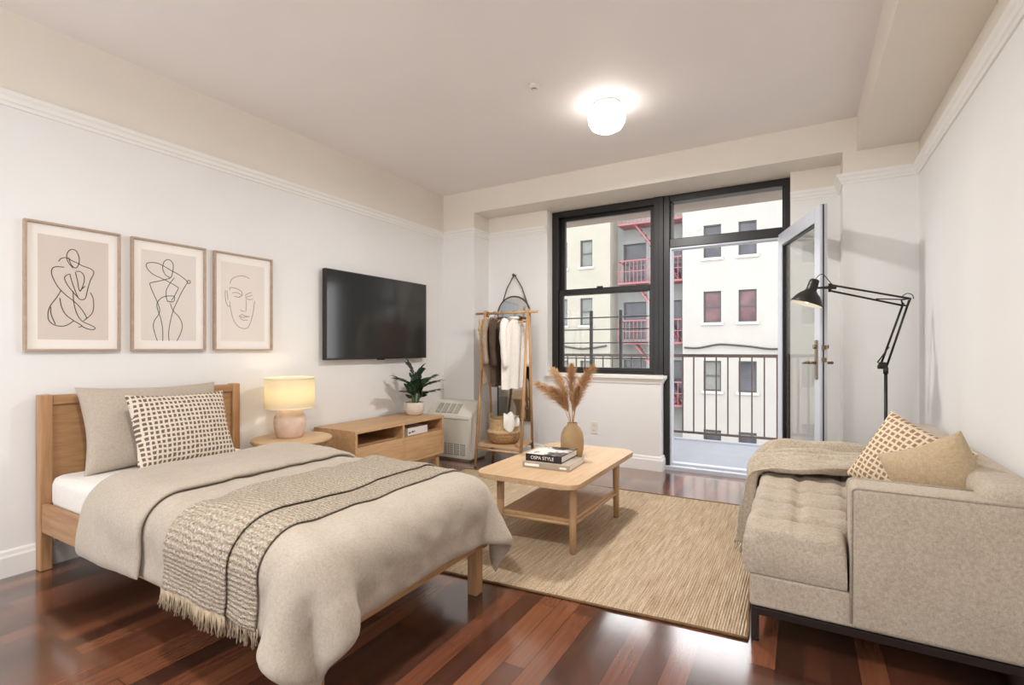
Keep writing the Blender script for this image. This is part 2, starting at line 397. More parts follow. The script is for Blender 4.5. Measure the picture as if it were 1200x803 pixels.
# ------------------------------------------------------------------ room shell
struct(MB().box(XL-.12, XR+.12, YF, 4.72, -.12, 0).build('floor', M['floor']))
struct(MB().box(XL-.12, XR+.12, YF, 4.9, H, H+.12).build('ceiling', M['ceil']))
M['frieze'] = paint('frieze_paint', rgb(232, 225, 213))
def two_tone(o, z=2.31):
    """the paint is creamier above the picture rail"""
    o.data.materials.append(M['frieze'])
    for p in o.data.polygons:
        if (o.matrix_basis @ p.center).z > z: p.material_index = 1
    return struct(o)
ZR = 2.312
two_tone(MB().box(XL-.12, XL, YF, DC, 0, ZR).box(XL-.12, XL, YF, DC, ZR, H).build('wall_left', M['wall']))
two_tone(MB().box(XR, XR+.12, YF, DC, 0, ZR).box(XR, XR+.12, YF, DC, ZR, H).build('wall_right', M['wall']))
b = MB()
for z0, z1 in ((0, ZR), (ZR, H)):
    b.box(XL-.12, -2.934, DC, 4.9, z0, z1)
    b.box(.255, XR+.12, DC, 4.9, z0, z1)
for z0, z1 in ((0, ZR), (ZR, 2.51)):
    b.box(-2.934, -2.238, DR, 4.9, z0, z1)
    b.box(-.078, .255, DR, 4.9, z0, z1)
b.box(-2.934, .255, DC, 4.9, 2.51, H)
b.box(-2.238, -1.10, DR, 4.9, 0, .85)
two_tone(b.build('wall_back', M['wall']))
struct(MB().box(.336, XR, YF, DC, 2.50, H).build('trim_1', M['frieze']))          # boxed beam along the right wall
rear = MB()
rear.box(XL-.12, REAR_X0, YF-.12, YF, 0, H).box(REAR_X1, XR+.12, YF-.12, YF, 0, H).box(REAR_X0, REAR_X1, YF-.12, YF, REAR_Z, H)  # unseen opening, shaped to let in daylight that brightens the room
struct(rear.build('wall_front', M['wall']))

rail = [(0, 2.277), (.010, 2.277), (.014, 2.292), (.022, 2.298), (.026, 2.316), (.036, 2.326), (.038, 2.345), (0, 2.345)]
struct(MB().sweep(rail, [(XR, YF), (XR, DC), (.255, DC), (.255, DR), (-.078, DR)]).build('trim_2', M['trimw']))
struct(MB().sweep(rail, [(-2.238, DR), (-2.934, DR), (-2.934, DC), (XL, DC), (XL, YF)]).build('trim_3', M['trimw']))
base = [(0, 0), (.020, 0), (.020, .095), (.014, .105), (.012, .120), (.006, .128), (0, .128)]
struct(MB().sweep(base, [(XR, YF), (XR, DC), (.255, DC), (.255, DR), (-.06, DR)]).build('baseboard_right', M['trimw']))
struct(MB().sweep(base, [(-1.10, 4.72), (-1.10, DR), (-2.934, DR), (-2.934, DC), (XL, DC), (XL, YF)]).build('baseboard_left', M['trimw']))
cap = [(-.01, .785), (.008, .785), (.012, .800), (.026, .822), (.034, .832), (.034, .858), (-.01, .858)]
o = MB().sweep(cap, [(-1.10, 4.71), (-1.10, DR), (-2.238, DR)]).build('trim_4', M['trimw']); struct(o)
struct(MB().box(-2.236, -1.095, DR-.005, 4.70, .845, .860).build('trim_5', M['trimw']))
# bright plastered reveal of the window
struct(MB().box(-2.2385, -2.2335, DR+.002, 4.70, .86, 2.51).build('trim_6', M['trimw']))

# ------------------------------------------------------------------ window
w1 = sempty('window_1', (-1.7, 4.75, .86))
f = MB()
f.box(-2.236, -2.165, 4.69, 4.81, .860, 2.508, .004)
f.box(-2.165, -1.19, 4.69, 4.81, 2.448, 2.508, .004)
f.box(-2.165, -1.19, 4.69, 4.81, .860, .882, .003)
f.box(-1.19, -1.10, 4.68, 4.82, .862, 2.508, .004).box(-1.10, -1.045, 4.685, 4.81, .0, 2.508, .004)
f.box(-1.152, -1.142, 4.672, 4.682, .88, 2.45)
f.build('frame', M['black_frame'], w1)
def sash(name, x0, x1, z0, z1, y, st, rb, rt, par):
    s = MB(); s.box(x0, x0+st, y-.02, y+.02, z0, z1, .003).box(x1-st, x1, y-.02, y+.02, z0, z1, .003)
    s.box(x0+st, x1-st, y-.02, y+.02, z0, z0+rb, .003).box(x0+st, x1-st, y-.02, y+.02, z1-rt, z1, .003)
    o = s.build(name, M['black_frame'], par)
    MB().box(x0+st-.004, x1-st+.004, y-.003, y+.003, z0+rb-.004, z1-rt+.004).build('pane', M['glass'], o)
    return o
sash('upper_sash', -2.164, -1.191, 1.650, 2.447, 4.775, .047, .058, .03, w1)
lo = sash('lower_sash', -2.164, -1.191, .883, 1.708, 4.73, .045, .036, .052, w1)
MB().box(-1.75, -1.69, 4.695, 4.712, 1.70, 1.722, .003).build('sash_lock', M['blackmetal'], w1)
w2 = sempty('window_2', (-.58, 4.75, 2.03))
f = MB()
f.box(-1.045, -.078, 4.69, 4.81, 2.448, 2.508, .004).box(-.124, -.078, 4.69, 4.81, .03, 2.448, .004)
f.box(-1.045, -.124, 4.69, 4.81, 2.027, 2.108, .004)
f.box(-1.045, -1.030, 4.73, 4.80, 2.108, 2.448).box(-.139, -.124, 4.73, 4.80, 2.108, 2.448)
f.build('frame', M['black_frame'], w2)
MB().box(-1.033, -.136, 4.757, 4.763, 2.106, 2.450).build('pane', M['glass'], w2)

# ------------------------------------------------------------------ balcony door, standing open
th = sempty('trim_7', (-.58, 4.75, 0))
b = MB(); b.box(-1.10, -.06, 4.66, 4.90, -.02, .035, .004).box(-1.07, -.1, 4.73, 4.78, .03, .055, .004)
b.build('threshold', M['alu'], th)
MB().box(-1.045, -1.032, 4.70, 4.80, .035, 2.03).box(-1.032, -.126, 4.70, 4.80, 2.014, 2.03).build('door_stop', M['alu'], th)
hx, hy, fx, fy = -.128, 4.715, .146, 3.829
ux, uy = fx-hx, fy-hy; L = math.hypot(ux, uy); ux /= L; uy /= L
DM = Matrix(((ux, -uy, 0, hx), (uy, ux, 0, hy), (0, 0, 1, 0), (0, 0, 0, 1)))
d1 = sempty('door_1', (hx, hy, .04))
T = .045
b = MB()
b.box(0, .10, -T, 0, .045, 2.045, .004, M=DM).box(L-.10, L, -T, 0, .045, 2.045, .004, M=DM)
b.box(.10, L-.10, -T, 0, 1.945, 2.045, .003, M=DM).box(.10, L-.10, -T, 0, .045, .20, .003, M=DM)
b.build('leaf', M['alu'], d1)
b = MB()
for a in ((.10, .112, .20, 1.945), (L-.112, L-.10, .20, 1.945)): b.box(a[0], a[1], -T+.008, -.008, a[2], a[3], M=DM)
b.box(.112, L-.112, -T+.008, -.008, .20, .212, M=DM).box(.112, L-.112, -T+.008, -.008, 1.933, 1.945, M=DM)
b.build('glazing_bead', M['black_frame'], d1)
MB().box(.108, L-.108, -T/2-.004, -T/2+.004, .208, 1.937, M=DM).build('pane', M['doorglass'], d1)
MB().box(L-.001, L+.002, -T+.016, -T+.024, .05, 2.04, M=DM).build('edge_seal', M['black_frame'], d1)
for sgn in (-1, 1):
    y0 = -T if sgn < 0 else 0
    pl = MB().box(L-.075, L-.035, y0-.008 if sgn < 0 else 0, y0 if sgn < 0 else .008, .90, 1.16, .003, M=DM).build('lock_plate', M['brass'], d1)
    yy = y0+sgn*.045
    b = MB(); b.tube([DM @ Vector((L-.055, y0, 1.01)), DM @ Vector((L-.055, yy, 1.01))], .009, 10)
    b.tube([DM @ Vector((L-.055, yy, 1.01)), DM @ Vector((L-.10, yy+sgn*.006, 1.01)), DM @ Vector((L-.175, yy, 1.005))], [.010, .009, .007], 10)
    b.build('lever', M['brass'], pl)
    MB().tube([DM @ Vector((L-.055, y0, 1.115)), DM @ Vector((L-.055, y0+sgn*.022, 1.115))], .014, 14).build('keyhole', M['brass'], pl)
for z in (1.03, 1.11):
    MB().box(L, L+.02, -T+.012, -.012, z-.014, z+.014, .002, M=DM).build('latch_bolt', M['brass'], d1)
for z in (.3, 1.05, 1.8):
    MB().tube([DM @ Vector((-.006, -.01, z)), DM @ Vector((-.006, -.01, z+.1))], .008, 10).build('hinge', M['alu'], d1)

# ------------------------------------------------------------------ outside: balcony
M['slab'] = plain('balcony_concrete', rgb(142, 145, 154), .7, nz=.04, nscale=6)
M['soffit'] = plain('soffit_render', rgb(150, 134, 122), .9, nz=.05, nscale=3)
M['railing'] = plain('brown_railing_paint', rgb(110, 92, 86), .5)
M['facade'] = plain('cream_render', rgb(153, 148, 136), .9, nz=.05, nscale=1.2)
M['facade2'] = plain('white_painted_brick', rgb(157, 153, 147), .9, nz=.04, nscale=1.2)
M['court'] = plain('grey_render', rgb(142, 143, 140), .9, nz=.05, nscale=1.2)
M['winframe'] = plain('dark_sash_frame', rgb(70, 66, 66), .5)
M['sill'] = plain('pale_stone_sill', rgb(172, 169, 163), .8)
M['pane_dark'] = plain('dark_pane', rgb(66, 66, 72), .12, nz=.3, nscale=2)
M['pane_red'] = plain('curtained_pane', rgb(92, 64, 66), .15, nz=.35, nscale=2)
M['pane_blind'] = plain('blind_pane', rgb(104, 106, 100), .2, nz=.15, nscale=3)
M['redsteel'] = plain('red_fire_escape_paint', rgb(142, 88, 91), .6)
M['cable'] = plain('black_cable', rgb(60, 56, 54), .7)
M['asphalt'] = plain('courtyard_paving', rgb(130, 127, 121), .9, nz=.1, nscale=1)
struct(MB().box(-5.2, 2.4, 4.9, 6.66, -.20, -.035).build('floor_balcony', M['slab']))
struct(MB().box(-5.2, 2.4, 4.9, 6.66, 2.85, 3.05).build('ceiling_balcony', M['soffit']))
b = MB(); b.box(-5.2, 2.4, 4.84, 4.9, 2.51, 2.85); b.box(-5.2, XL-.12, 4.84, 4.9, -.2, 2.51); b.box(XR+.12, 2.4, 4.84, 4.9, -.2, 2.51)
struct(b.build('wall_outside', M['facade']))
rl = thing('balcony_railing', 'brown metal balcony railing with thin upright bars outside the open door', 'railing', (-1.3, 6.6, -.035))
MB().box(-3.6, 1.0, 6.575, 6.625, .998, 1.038, .004).build('top_rail', M['railing'], rl)
MB().box(-3.6, 1.0, 6.585, 6.615, .035, .065, .003).build('bottom_rail', M['railing'], rl)
k = 0
x = -3.56
while x < 1.0:
    MB().box(x-.008, x+.008, 6.592, 6.608, .065, .998).build('picket', M['railing'], rl); x += .1325
for x in (-3.6, -1.46, 1.0):
    MB().box(x-.02, x+.02, 6.58, 6.62, -.036, .998, .003).build('post', M['railing'], rl)
sr = thing('drying_rack', 'black metal rack of thin horizontal bars on the balcony behind the window', 'rack', (-2.0, 5.7, -.035))
for x in (-2.193, -1.829): MB().box(x-.017, x+.017, 5.685, 5.715, -.036, 1.56, .003).build('post', M['blackmetal'], sr)
for z in (1.478, 1.335, 1.175, .99): MB().tube([(-2.62, 5.705, z), (-1.40, 5.705, z)], .0075, 8).build('crossbar', M['blackmetal'], sr)
for x in (-2.62, -1.40): MB().box(x-.012, x+.012, 5.69, 5.715, -.036, 1.49, .003).build('end_post', M['blackmetal'], sr)

# ------------------------------------------------------------------ outside: the house across the court
def holed_wall(bm, x0, x1, z0, z1, y0, y1, holes):
    xs = sorted({x0, x1, *[h[0] for h in holes], *[h[1] for h in holes]}); zs = sorted({z0, z1, *[h[2] for h in holes], *[h[3] for h in holes]})
    for i in range(len(xs)-1):
        for j in range(len(zs)-1):
            cx, cz = (xs[i]+xs[i+1])/2, (zs[j]+zs[j+1])/2
            if any(h[0] < cx < h[1] and h[2] < cz < h[3] for h in holes): continue
            bm.box(xs[i], xs[i+1], y0, y1, zs[j], zs[j+1])
hb = thing('apartment_building', 'pale rendered apartment building with dark sash windows across the court', 'building', (-4, 20, -4))
rows = [(4.53, 5.76), (2.10, 3.27), (-.47, .66), (-2.95, -1.93), (6.95, 8.15)]
wins_r = [(a, b_, z0, z1) for (a, b_) in ((-3.21, -2.59), (-2.0, -1.40), (.02, .62), (1.6, 2.2), (3.4, 4.0)) for z0, z1 in rows]
wins_l = [(a, b_, z0, z1) for (a, b_) in ((-8.2, -7.65), (-9.4, -8.80), (-11.4, -10.8)) for z0, z1 in ((4.6, 5.73), (2.12, 3.27), (-.45, .6), (-2.95, -1.93), (6.95, 8.1))]
wins_c = [(-6.62, -5.64, 3.95, 5.58), (-6.62, -5.64, 1.52, 3.10), (-6.62, -5.64, -.95, .64)]
wins_c2 = [(-4.95, -4.2, z0, z1) for z0, z1 in ((3.95, 5.58), (1.52, 3.10), (-.95, .64))]
b = MB(); holed_wall(b, -14, -6.87, -4, 8.3, 20, 20.3, wins_l); b.box(-7.17, -6.87, 20.3, 21, -4, 8.3); b.build('left_wing', M['facade'], hb)
b = MB(); holed_wall(b, -3.97, 8, -4, 8.3, 20, 20.3, wins_r); b.box(-3.97, -3.67, 20.3, 21, -4, 8.3); b.build('right_wing', M['facade2'], hb)
b = MB(); holed_wall(b, -6.87, -3.97, -4, 8.3, 21, 21.3, wins_c+wins_c2); b.build('court_wall', M['court'], hb)
def sash_window(x0, x1, z0, z1, y, pane, sill=True):
    f = MB(); t = .05; zm = (z0+z1)/2
    f.box(x0, x0+t, y+.08, y+.16, z0, z1).box(x1-t, x1, y+.08, y+.16, z0, z1).box(x0+t, x1-t, y+.08, y+.16, z1-t, z1).box(x0+t, x1-t, y+.08, y+.16, z0, z0+t)
    f.box(x0+t, x1-t, y+.09, y+.15, zm-.03, zm+.03)
    w = f.build('window', M['winframe'], hb)
    MB().box(x0+t, x1-t, y+.12, y+.14, z0+t, z1-t).build('pane', pane, w)
    if sill: MB().box(x0-.08, x1+.08, y-.06, y+.1, z0-.10, z0).build('sill', M['sill'], w)
rr = random.Random(3)
for k, w in enumerate(wins_r): sash_window(*w, 20, M['pane_red'] if k in (1, 6) else (M['pane_blind'] if k in (2,) else M['pane_dark']))
for k, w in enumerate(wins_l): sash_window(*w, 20, M['pane_blind'])
for k, w in enumerate(wins_c+wins_c2): sash_window(*w, 21, M['pane_dark'], False)
fe = thing('fire_escape', 'red iron fire escape zigzagging down the court between the wings', 'fire escape', (-5.3, 20.5, -1.2))
for z in (6.25, 3.82, 1.36, -1.1):
    MB().box(-6.6, -4.0, 20.15, 20.98, z-.06, z+.02).build('platform', M['redsteel'], fe)
    r = MB(); r.box(-6.6, -4.0, 20.15, 20.18, z+.88, z+.93).box(-6.6, -4.0, 20.15, 20.18, z+.45, z+.48)
    x = -6.58
    while x < -4.0: r.box(x-.012, x+.012, 20.155, 20.175, z, z+.9); x += .16
    r.box(-6.6, -6.57, 20.18, 20.98, z+.88, z+.93)
    r.build('guard_rail', M['redsteel'], fe)
for z in (6.25, 3.82, 1.36):
    s = MB()
    for y in (20.25, 20.6): s.tube([(-5.95, y, z), (-4.15, y, z-2.42)], .045, 6)
    for q in range(1, 10):
        t = q/10; s.box(-5.95+1.8*t-.1, -5.95+1.8*t+.1, 20.25, 20.6, z-2.42*t-.012, z-2.42*t+.012)
    s.build('stair_flight', M['redsteel'], fe)
def cable(name, pts, r, label):
    tag(MB().tube(smoothpts(pts, 5), r, 6).build(name, M['cable']), label, 'cable')
cable('facade_cable', [(-3.9, 19.93, 1.16), (-3.4, 19.93, 1.14), (-2.7, 19.93, 1.27), (-2.2, 19.93, 1.25), (-1.6, 19.93, 1.19), (-.9, 19.93, 1.10), (-.2, 19.93, 1.16), (.8, 19.93, 1.12), (2.5, 19.93, 1.2)], .035, 'thick black cable sagging across the white wing seen through the door')
cable('facade_cable', [(-10.0, 19.93, 1.25), (-9.0, 19.93, 1.22), (-8.2, 19.93, 1.12), (-7.6, 19.93, 1.15), (-7.0, 19.93, 1.24)], .04, 'black cable sagging across the cream wing seen through the window')
struct(MB().box(-20, 14, 7.5, 30, -4.2, -4).build('ground', M['asphalt']))

# ------------------------------------------------------------------ light
sn = bpy.data.lights.new('added_sun', 'SUN'); sn.energy = SUN; sn.angle = math.radians(65); sn.color = (1, .97, .95)  # sun added to brighten the room through the window; the sky is overcast
sno = bpy.data.objects.new('added_sun', sn); C.objects.link(sno); sno.location = (3, 12, 9)
sno.rotation_euler = Vector((.26, -1, -.47)).to_track_quat('-Z', 'Y').to_euler()
w = bpy.data.worlds.new('overcast'); sc.world = w; w.use_nodes = True
bg = w.node_tree.nodes['Background']; bg.inputs['Color'].default_value = (.95, .97, 1.0, 1); bg.inputs['Strength'].default_value = WORLD
# ------------------------------------------------------------------ cloth
def drape(xs, ys, z0, push, steps=260, iters=9, pin=None):
    """drop a flat sheet (grid over xs, ys) on what push() keeps it out of"""
    nx, ny = len(xs), len(ys)
    P = np.zeros((nx, ny, 3)); P[..., 0] = xs[:, None]; P[..., 1] = ys[None, :]; P[..., 2] = z0
    P[..., 2] += np.random.rand(nx, ny)*.002
    P0 = P.copy(); Q = P.copy(); dx = xs[1]-xs[0]; dy = ys[1]-ys[0]; dd = math.hypot(dx, dy)
    S = []
    def pairs(a, b, rest, k): S.append((a, b, rest, k))
    sl = slice
    for s0 in (0, 1):
        n = (nx-s0)//2
        pairs((sl(s0, s0+2*n, 2), sl(None)), (sl(s0+1, s0+2*n, 2), sl(None)), dx, 1)
        n = (ny-s0)//2
        pairs((sl(None), sl(s0, s0+2*n, 2)), (sl(None), sl(s0+1, s0+2*n, 2)), dy, 1)
    for s0 in (0, 1):
        n = (nx-s0)//2
        a0 = sl(s0, s0+2*n, 2); a1 = sl(s0+1, s0+2*n, 2)
        pairs((a0, sl(0, ny-1)), (a1, sl(1, ny)), dd, .6); pairs((a0, sl(1, ny)), (a1, sl(0, ny-1)), dd, .6)
    for st in (4,):
        for s0 in range(0, st):
            i0 = np.arange(s0, nx-st, 2*st)
            for off in (0, st):
                ii = np.arange(s0+off, nx-st, 2*st)
                if len(ii): pairs((ii, sl(None)), (ii+st, sl(None)), dx*st, .05)
                jj = np.arange(s0+off, ny-st, 2*st)
                if len(jj): pairs((sl(None), jj), (sl(None), jj+st), dy*st, .05)
    dt2 = .012**2
    for k in range(steps):
        V = (P-Q)*.965; Q = P.copy(); P = P+V; P[..., 2] -= 9.8*dt2
        for it in range(iters):
            for a, b, rest, kk in S:
                A = P[a]; B = P[b]; D = B-A; Ln = np.sqrt((D*D).sum(-1, keepdims=True))+1e-9
                c = D*((Ln-rest)/Ln*.5*kk); P[a] = A+c; P[b] = B-c
            if pin: P[pin] = P0[pin]
            if it % 3 == 2: P, hit = push(P)
        P, hit = push(P)
        Q = np.where(hit[..., None], P-(P-Q)*.15, Q)
    return P
def box_push(lo, hi, r, th, floor=.012):
    c = (np.array(lo)+np.array(hi))/2; hb_ = (np.array(hi)-np.array(lo))/2-r
    def push(P):
        q = P-c; s = np.where(q >= 0, 1, -1); a = np.abs(q)-hb_
        o = np.maximum(a, 0); lo_ = np.sqrt((o*o).sum(-1)); ins = np.minimum(a.max(-1), 0)
        d = lo_+ins-r
        k = a.argmax(-1); ax = np.eye(3)[k]
        n = np.where((lo_ > 1e-6)[..., None], o/(lo_[..., None]+1e-9), ax)*s
        hit = d < th
        P = P+np.where(hit, th-d, 0)[..., None]*n
        low = P[..., 2] < floor
        P[..., 2] = np.where(low, floor, P[..., 2])
        return P, hit | low
    return push
def relax(P, n, k=.5):
    for _ in range(n):
        A = P.copy()
        A[1:-1, :] += k*((P[2:, :]+P[:-2, :])/2-P[1:-1, :])*.5
        A[:, 1:-1] += k*((P[:, 2:]+P[:, :-2])/2-P[:, 1:-1])*.5
        P = A
    return P
def normals(P):
    du = np.gradient(P, axis=0); dv = np.gradient(P, axis=1); n = np.cross(du, dv)
    return n/(np.linalg.norm(n, axis=-1, keepdims=True)+1e-9)
def nz(p, s, o=0): return noise.noise(Vector((p[0]*s+o, p[1]*s-o, p[2]*s+2*o)))
def sample(P, u, v):
    """bilinear sample of a grid, u and v as index arrays"""
    u = np.clip(u, 0, P.shape[0]-1.001); v = np.clip(v, 0, P.shape[1]-1.001)
    i = u.astype(int); j = v.astype(int); a = (u-i)[..., None]; b = (v-j)[..., None]
    return P[i, j]*(1-a)*(1-b)+P[i+1, j]*a*(1-b)+P[i, j+1]*(1-a)*b+P[i+1, j+1]*a*b
def shell(name, P, N, to, ti, mat, parent, du, dv, edge=.03, sub=1, uvs=None):
    """closed soft sheet: P +to along N outside, -ti inside, rounded at the rim"""
    nx, ny = P.shape[:2]
    di = np.minimum(np.arange(nx), nx-1-np.arange(nx))[:, None]*du; dj = np.minimum(np.arange(ny), ny-1-np.arange(ny))[None, :]*dv
    d = np.minimum(np.minimum(di, dj)/edge, 1); pr = np.sqrt(np.maximum(0, 1-(1-d)**2))[..., None]
    mid = P+N*((to-ti)/2)[..., None] if isinstance(to, np.ndarray) else P+N*((to-ti)/2)
    half = ((to+ti)/2)[..., None] if isinstance(to, np.ndarray) else (to+ti)/2
    O = mid+N*half*pr; I = mid-N*half*pr
    b = MB()
    uv = [[(i*du, j*dv) for j in range(ny)] for i in range(nx)]
    A = b.grid(O, uv); B = b.grid(I, uv, flip=True)
    for i in range(nx):
        for j in range(ny):
            pass
    b.build_weld = True
    o = b.build(name, mat, parent, sub=sub, weld=2e-5)
    return o, O
def fringe(pts, ln, mat, parent, name='fringe', r=.0022, per=1, out=(0, 0, 0), seed=1, jit=.006):
    rg = random.Random(seed); b = MB()
    for p in pts:
        p = Vector(p); l = ln*rg.uniform(.75, 1.15)
        q = [p, p+Vector((rg.uniform(-jit, jit), rg.uniform(-jit, jit), -l*.5))+Vector(out)*.5, p+Vector((rg.uniform(-jit, jit)*2, rg.uniform(-jit, jit)*2, -l))+Vector(out)]
        b.tube(q, [r, r*1.1, r*1.4], 5)
    return b.build(name, mat, parent)
def pillow(name, ctr, ax, ay, w, h, th, mat, label, cat, group=None, pinch=.09, n=28, droop=0, seed=0, sag=.0):
    ax = Vector(ax).normalized(); ay = Vector(ay); ay = (ay-ax*ay.dot(ax)).normalized(); az = ax.cross(ay); ctr = Vector(ctr)
    b = MB()
    for sgn in (1, -1):
        G = []; UV = []
        for i in range(n+1):
            row = []; ru = []
            for j in range(n+1):
                u = -math.cos(PI*i/n); v = -math.cos(PI*j/n)
                t = max(0, (1-u**2)*(1-v**2))**.42
                x = u*w/2*(1-pinch*(1-v*v)**1.0*abs(u)**2); y = v*h/2*(1-pinch*(1-u*u)**1.0*abs(v)**2)
                z = sgn*th/2*t
                p = ctr+ax*x+ay*y+az*z
                wr = nz((x, y, sgn*.3), 7, seed)*.010+nz((x*2.2, y, sgn), 11, seed)*.004
                p += az*wr*(t**.5)*1.0
                edge = (abs(u)**6+abs(v)**6)
                p += az*nz((x, y, 0), 6, seed+5)*.012*min(1, edge)
                p.z -= sag*(u*u)*(1 if v > 0 else 0)*abs(v)
                row.append(p); ru.append(((x/w+.5), (y/h+.5)))
            G.append(row); UV.append(ru)
        b.grid(G, UV, flip=sgn < 0)
    o = b.build(name, mat, None, weld=1e-5, sub=1)
    return tag(o, label, cat, group)

# ------------------------------------------------------------------ bed
bed = thing('bed', 'light oak single bed frame with low panelled headboard against the left wall', 'bed', (-2.27, 1.45, 0))
b = MB(); b.box(-3.285, -3.262, 1.02, 1.935, .20, .845, .003).box(-3.295, -3.25, 1.02, 1.935, .82, .868, .004)
b.box(-3.292, -3.256, 1.02, 1.935, .36, .40, .003)
b.build('headboard', M['bed_y'], bed)
for y in (.970, 1.934): MB().box(-3.305, -3.245, y, y+.05, 0, .872, .005).build('headboard_post', M['bed_z'], bed)
MB().box(-3.245, -1.245, .975, 1.0, .195, .335, .004).build('side_rail', M['bed_x'], bed)
MB().box(-3.245, -1.245, 1.905, 1.93, .195, .335, .004).build('side_rail', M['bed_x'], bed)
MB().box(-1.272, -1.245, 1.0, 1.905, .205, .300, .004).build('foot_rail', M['bed_y'], bed)
for y in (.976, 1.842): MB().box(-1.298, -1.248, y, y+.052, 0, .29, .005).build('leg', M['bed_z'], bed)
b = MB()
for k in range(13): b.box(-3.2+k*.15, -3.12+k*.15, 1.0, 1.905, .285, .30)
b.build('slat_base', M['bed_y'], bed)
mt = MB().box(-3.243, -1.278, 1.003, 1.902, .300, .472, .045, 4).build('mattress', M['mattress'])
for p in mt.data.polygons: p.use_smooth = True
tag(mt, 'white sheeted mattress lying on the oak bed frame', 'mattress')

xs = np.linspace(-2.62, -1.04, 77); ys = np.linspace(.735, 2.175, 78)
DP = drape(xs, ys, .515, box_push((-3.4, .965, .10), (-1.235, 1.945, .487), .075, .012), 260, 18, (slice(0, 2), slice(16, 62)))
DP = relax(DP, 5)
DN = normals(DP)
if DN[10, 38, 2] < 0: DN = -DN
du, dv = xs[1]-xs[0], ys[1]-ys[0]
TH = np.zeros(DP.shape[:2])
for i in range(DP.shape[0]):
    for j in range(DP.shape[1]):
        m = (xs[i], ys[j], 0)
        TH[i, j] = .026+.011*nz(m, 3.2, 3)+.009*(.5-abs(nz((m[0]*.55+.3*m[1], m[1]*1.0, 0), 6, 8)))*2-.004+.006*(.5-abs(nz((m[0]*1.5, m[1]*.7, 0), 11, 2)))*2
duv, DO = shell('duvet', DP, DN, TH, np.full_like(TH, .004), M['duvet'], None, du, dv, .035)
tag(duv, 'beige linen duvet spread over the bed and hanging past the rails', 'duvet')
def patch(x0, x1, y0, y1, lift, nx, ny):
    U = (np.linspace(x0, x1, nx)-xs[0])/du; W = (np.linspace(y0, y1, ny)-ys[0])/dv
    U, W = np.meshgrid(U, W, indexing='ij')
    S = sample(DO, U, W); Nn = normals(S)
    if Nn[nx//2, ny//2, 2] < 0: Nn = -Nn
    return S+Nn*lift, Nn
# turned-down top of the duvet
S, Nn = patch(-2.66+.04, -2.13, ys[0]+.012, ys[-1]-.012, .004, 26, 78)
S[0:3, :, 2] -= np.array([.022, .010, .003])[:, None]; S[0:3, :, 0] -= np.array([.028, .018, .008])[:, None]
hem = np.clip((.36-S[..., 2])/.2, 0, 1)
S[..., 1] += np.where(S[..., 1] < 1.4, -1, 1)*hem*.012
t2 = np.full(S.shape[:2], .026)
for i in range(S.shape[0]):
    for j in range(S.shape[1]): t2[i, j] += .008*nz(S[i, j], 7, 4)
shell('turned_down_edge', relax(S, 3), Nn, t2, np.full_like(t2, .002), M['duvet'], duv, .53/25, dv, .03)
# throw
S, Nn = patch(-1.95, -1.565, ys[0]+.03, ys[-1]-.03, .015, 24, 120)
thr, O = shell('throw_blanket', relax(S, 2), Nn, .010, .002, M['throw'], None, .385/23, 1.64/119, .012)
tag(thr, 'speckled oatmeal woven throw with fringed end laid across the duvet', 'throw')
S2, N2 = patch(-1.60, -1.43, ys[0]+.03, ys[-1]-.03, .004, 12, 120)
shell('folded_under_layer', relax(S2, 2), N2, .008, .002, M['throw'], thr, .185/11, 1.64/119, .012)
def edge_pts(G, j, n, off=0):
    e = G[:, j]; k = np.linspace(0, len(e)-1, n); return [e[int(q)]*(1-(q-int(q)))+e[min(int(q)+1, len(e)-1)]*(q-int(q)) for q in k]
pts = edge_pts(O, 1, 120)+edge_pts(S2, 1, 48)
fringe(pts, .060, M['throwyarn'], thr, r=.0015, jit=.004)
fringe(edge_pts(O, -2, 100), .06, M['throwyarn'], thr, seed=4, r=.0015, jit=.004)

pillow('pillow', (-3.125, 1.43, .682), (0, 1, -.015), (-.30, 0, 1), .70, .455, .17, M['pillowlinen'],
       'large plain beige linen pillow leaning on the oak headboard', 'pillow', 'pillows on the bed', seed=1)
pillow('pillow', (-2.93, 1.475, .668), (-.05, 1, -.02), (-.36, -.04, 1), .52, .405, .15, M['check'],
       'smaller cream pillow with rows of dark square dots in front of the plain bed pillow', 'pillow', 'pillows on the bed', seed=6)

# ------------------------------------------------------------------ bedside table and lamp
nt = thing('bedside_table', 'round pale wood bedside table between bed and media console', 'table', (-3.055, 2.24, 0))
MB().lathe([(0, .452), (.20, .452), (.250, .462), (.262, .474), (.258, .486), (.25, .490), (0, .490)], (-3.055, 2.24, 0), 56).build('tabletop', M['oakp_y'], nt)
MB().lathe([(0, .385), (.10, .385), (.16, .405), (.215, .435), (.235, .453), (0, .453)], (-3.055, 2.24, 0), 48).build('bowl_apron', M['oak_y'], nt)
for k in range(3):
    a = k*2*PI/3+.5
    MB().tube([(-3.055+.09*math.cos(a), 2.24+.09*math.sin(a), .39), (-3.055+.19*math.cos(a), 2.24+.19*math.sin(a), 0)], [.026, .016], 14).build('leg', M['oakp_z'], nt)
lx, ly = -3.08, 2.24
tl = thing('table_lamp', 'lit table lamp with cream drum shade and rounded stoneware base on the bedside table', 'lamp', (lx, ly, .49))
MB().lathe([(0, 0), (.078, 0), (.088, .012), (.102, .07), (.106, .11), (.100, .145), (.080, .178), (.045, .194), (.020, .198), (.014, .204), (0, .204)], (lx, ly, .49), 40).build('base', M['lampbase'], tl)
MB().lathe([(0, 0), (.010, 0), (.010, .03), (.016, .032), (.016, .075), (0, .075)], (lx, ly, .69), 16).build('socket', M['brass'], tl)
sm = NT('lampshade_fabric'); sm.n.remove(sm.b)
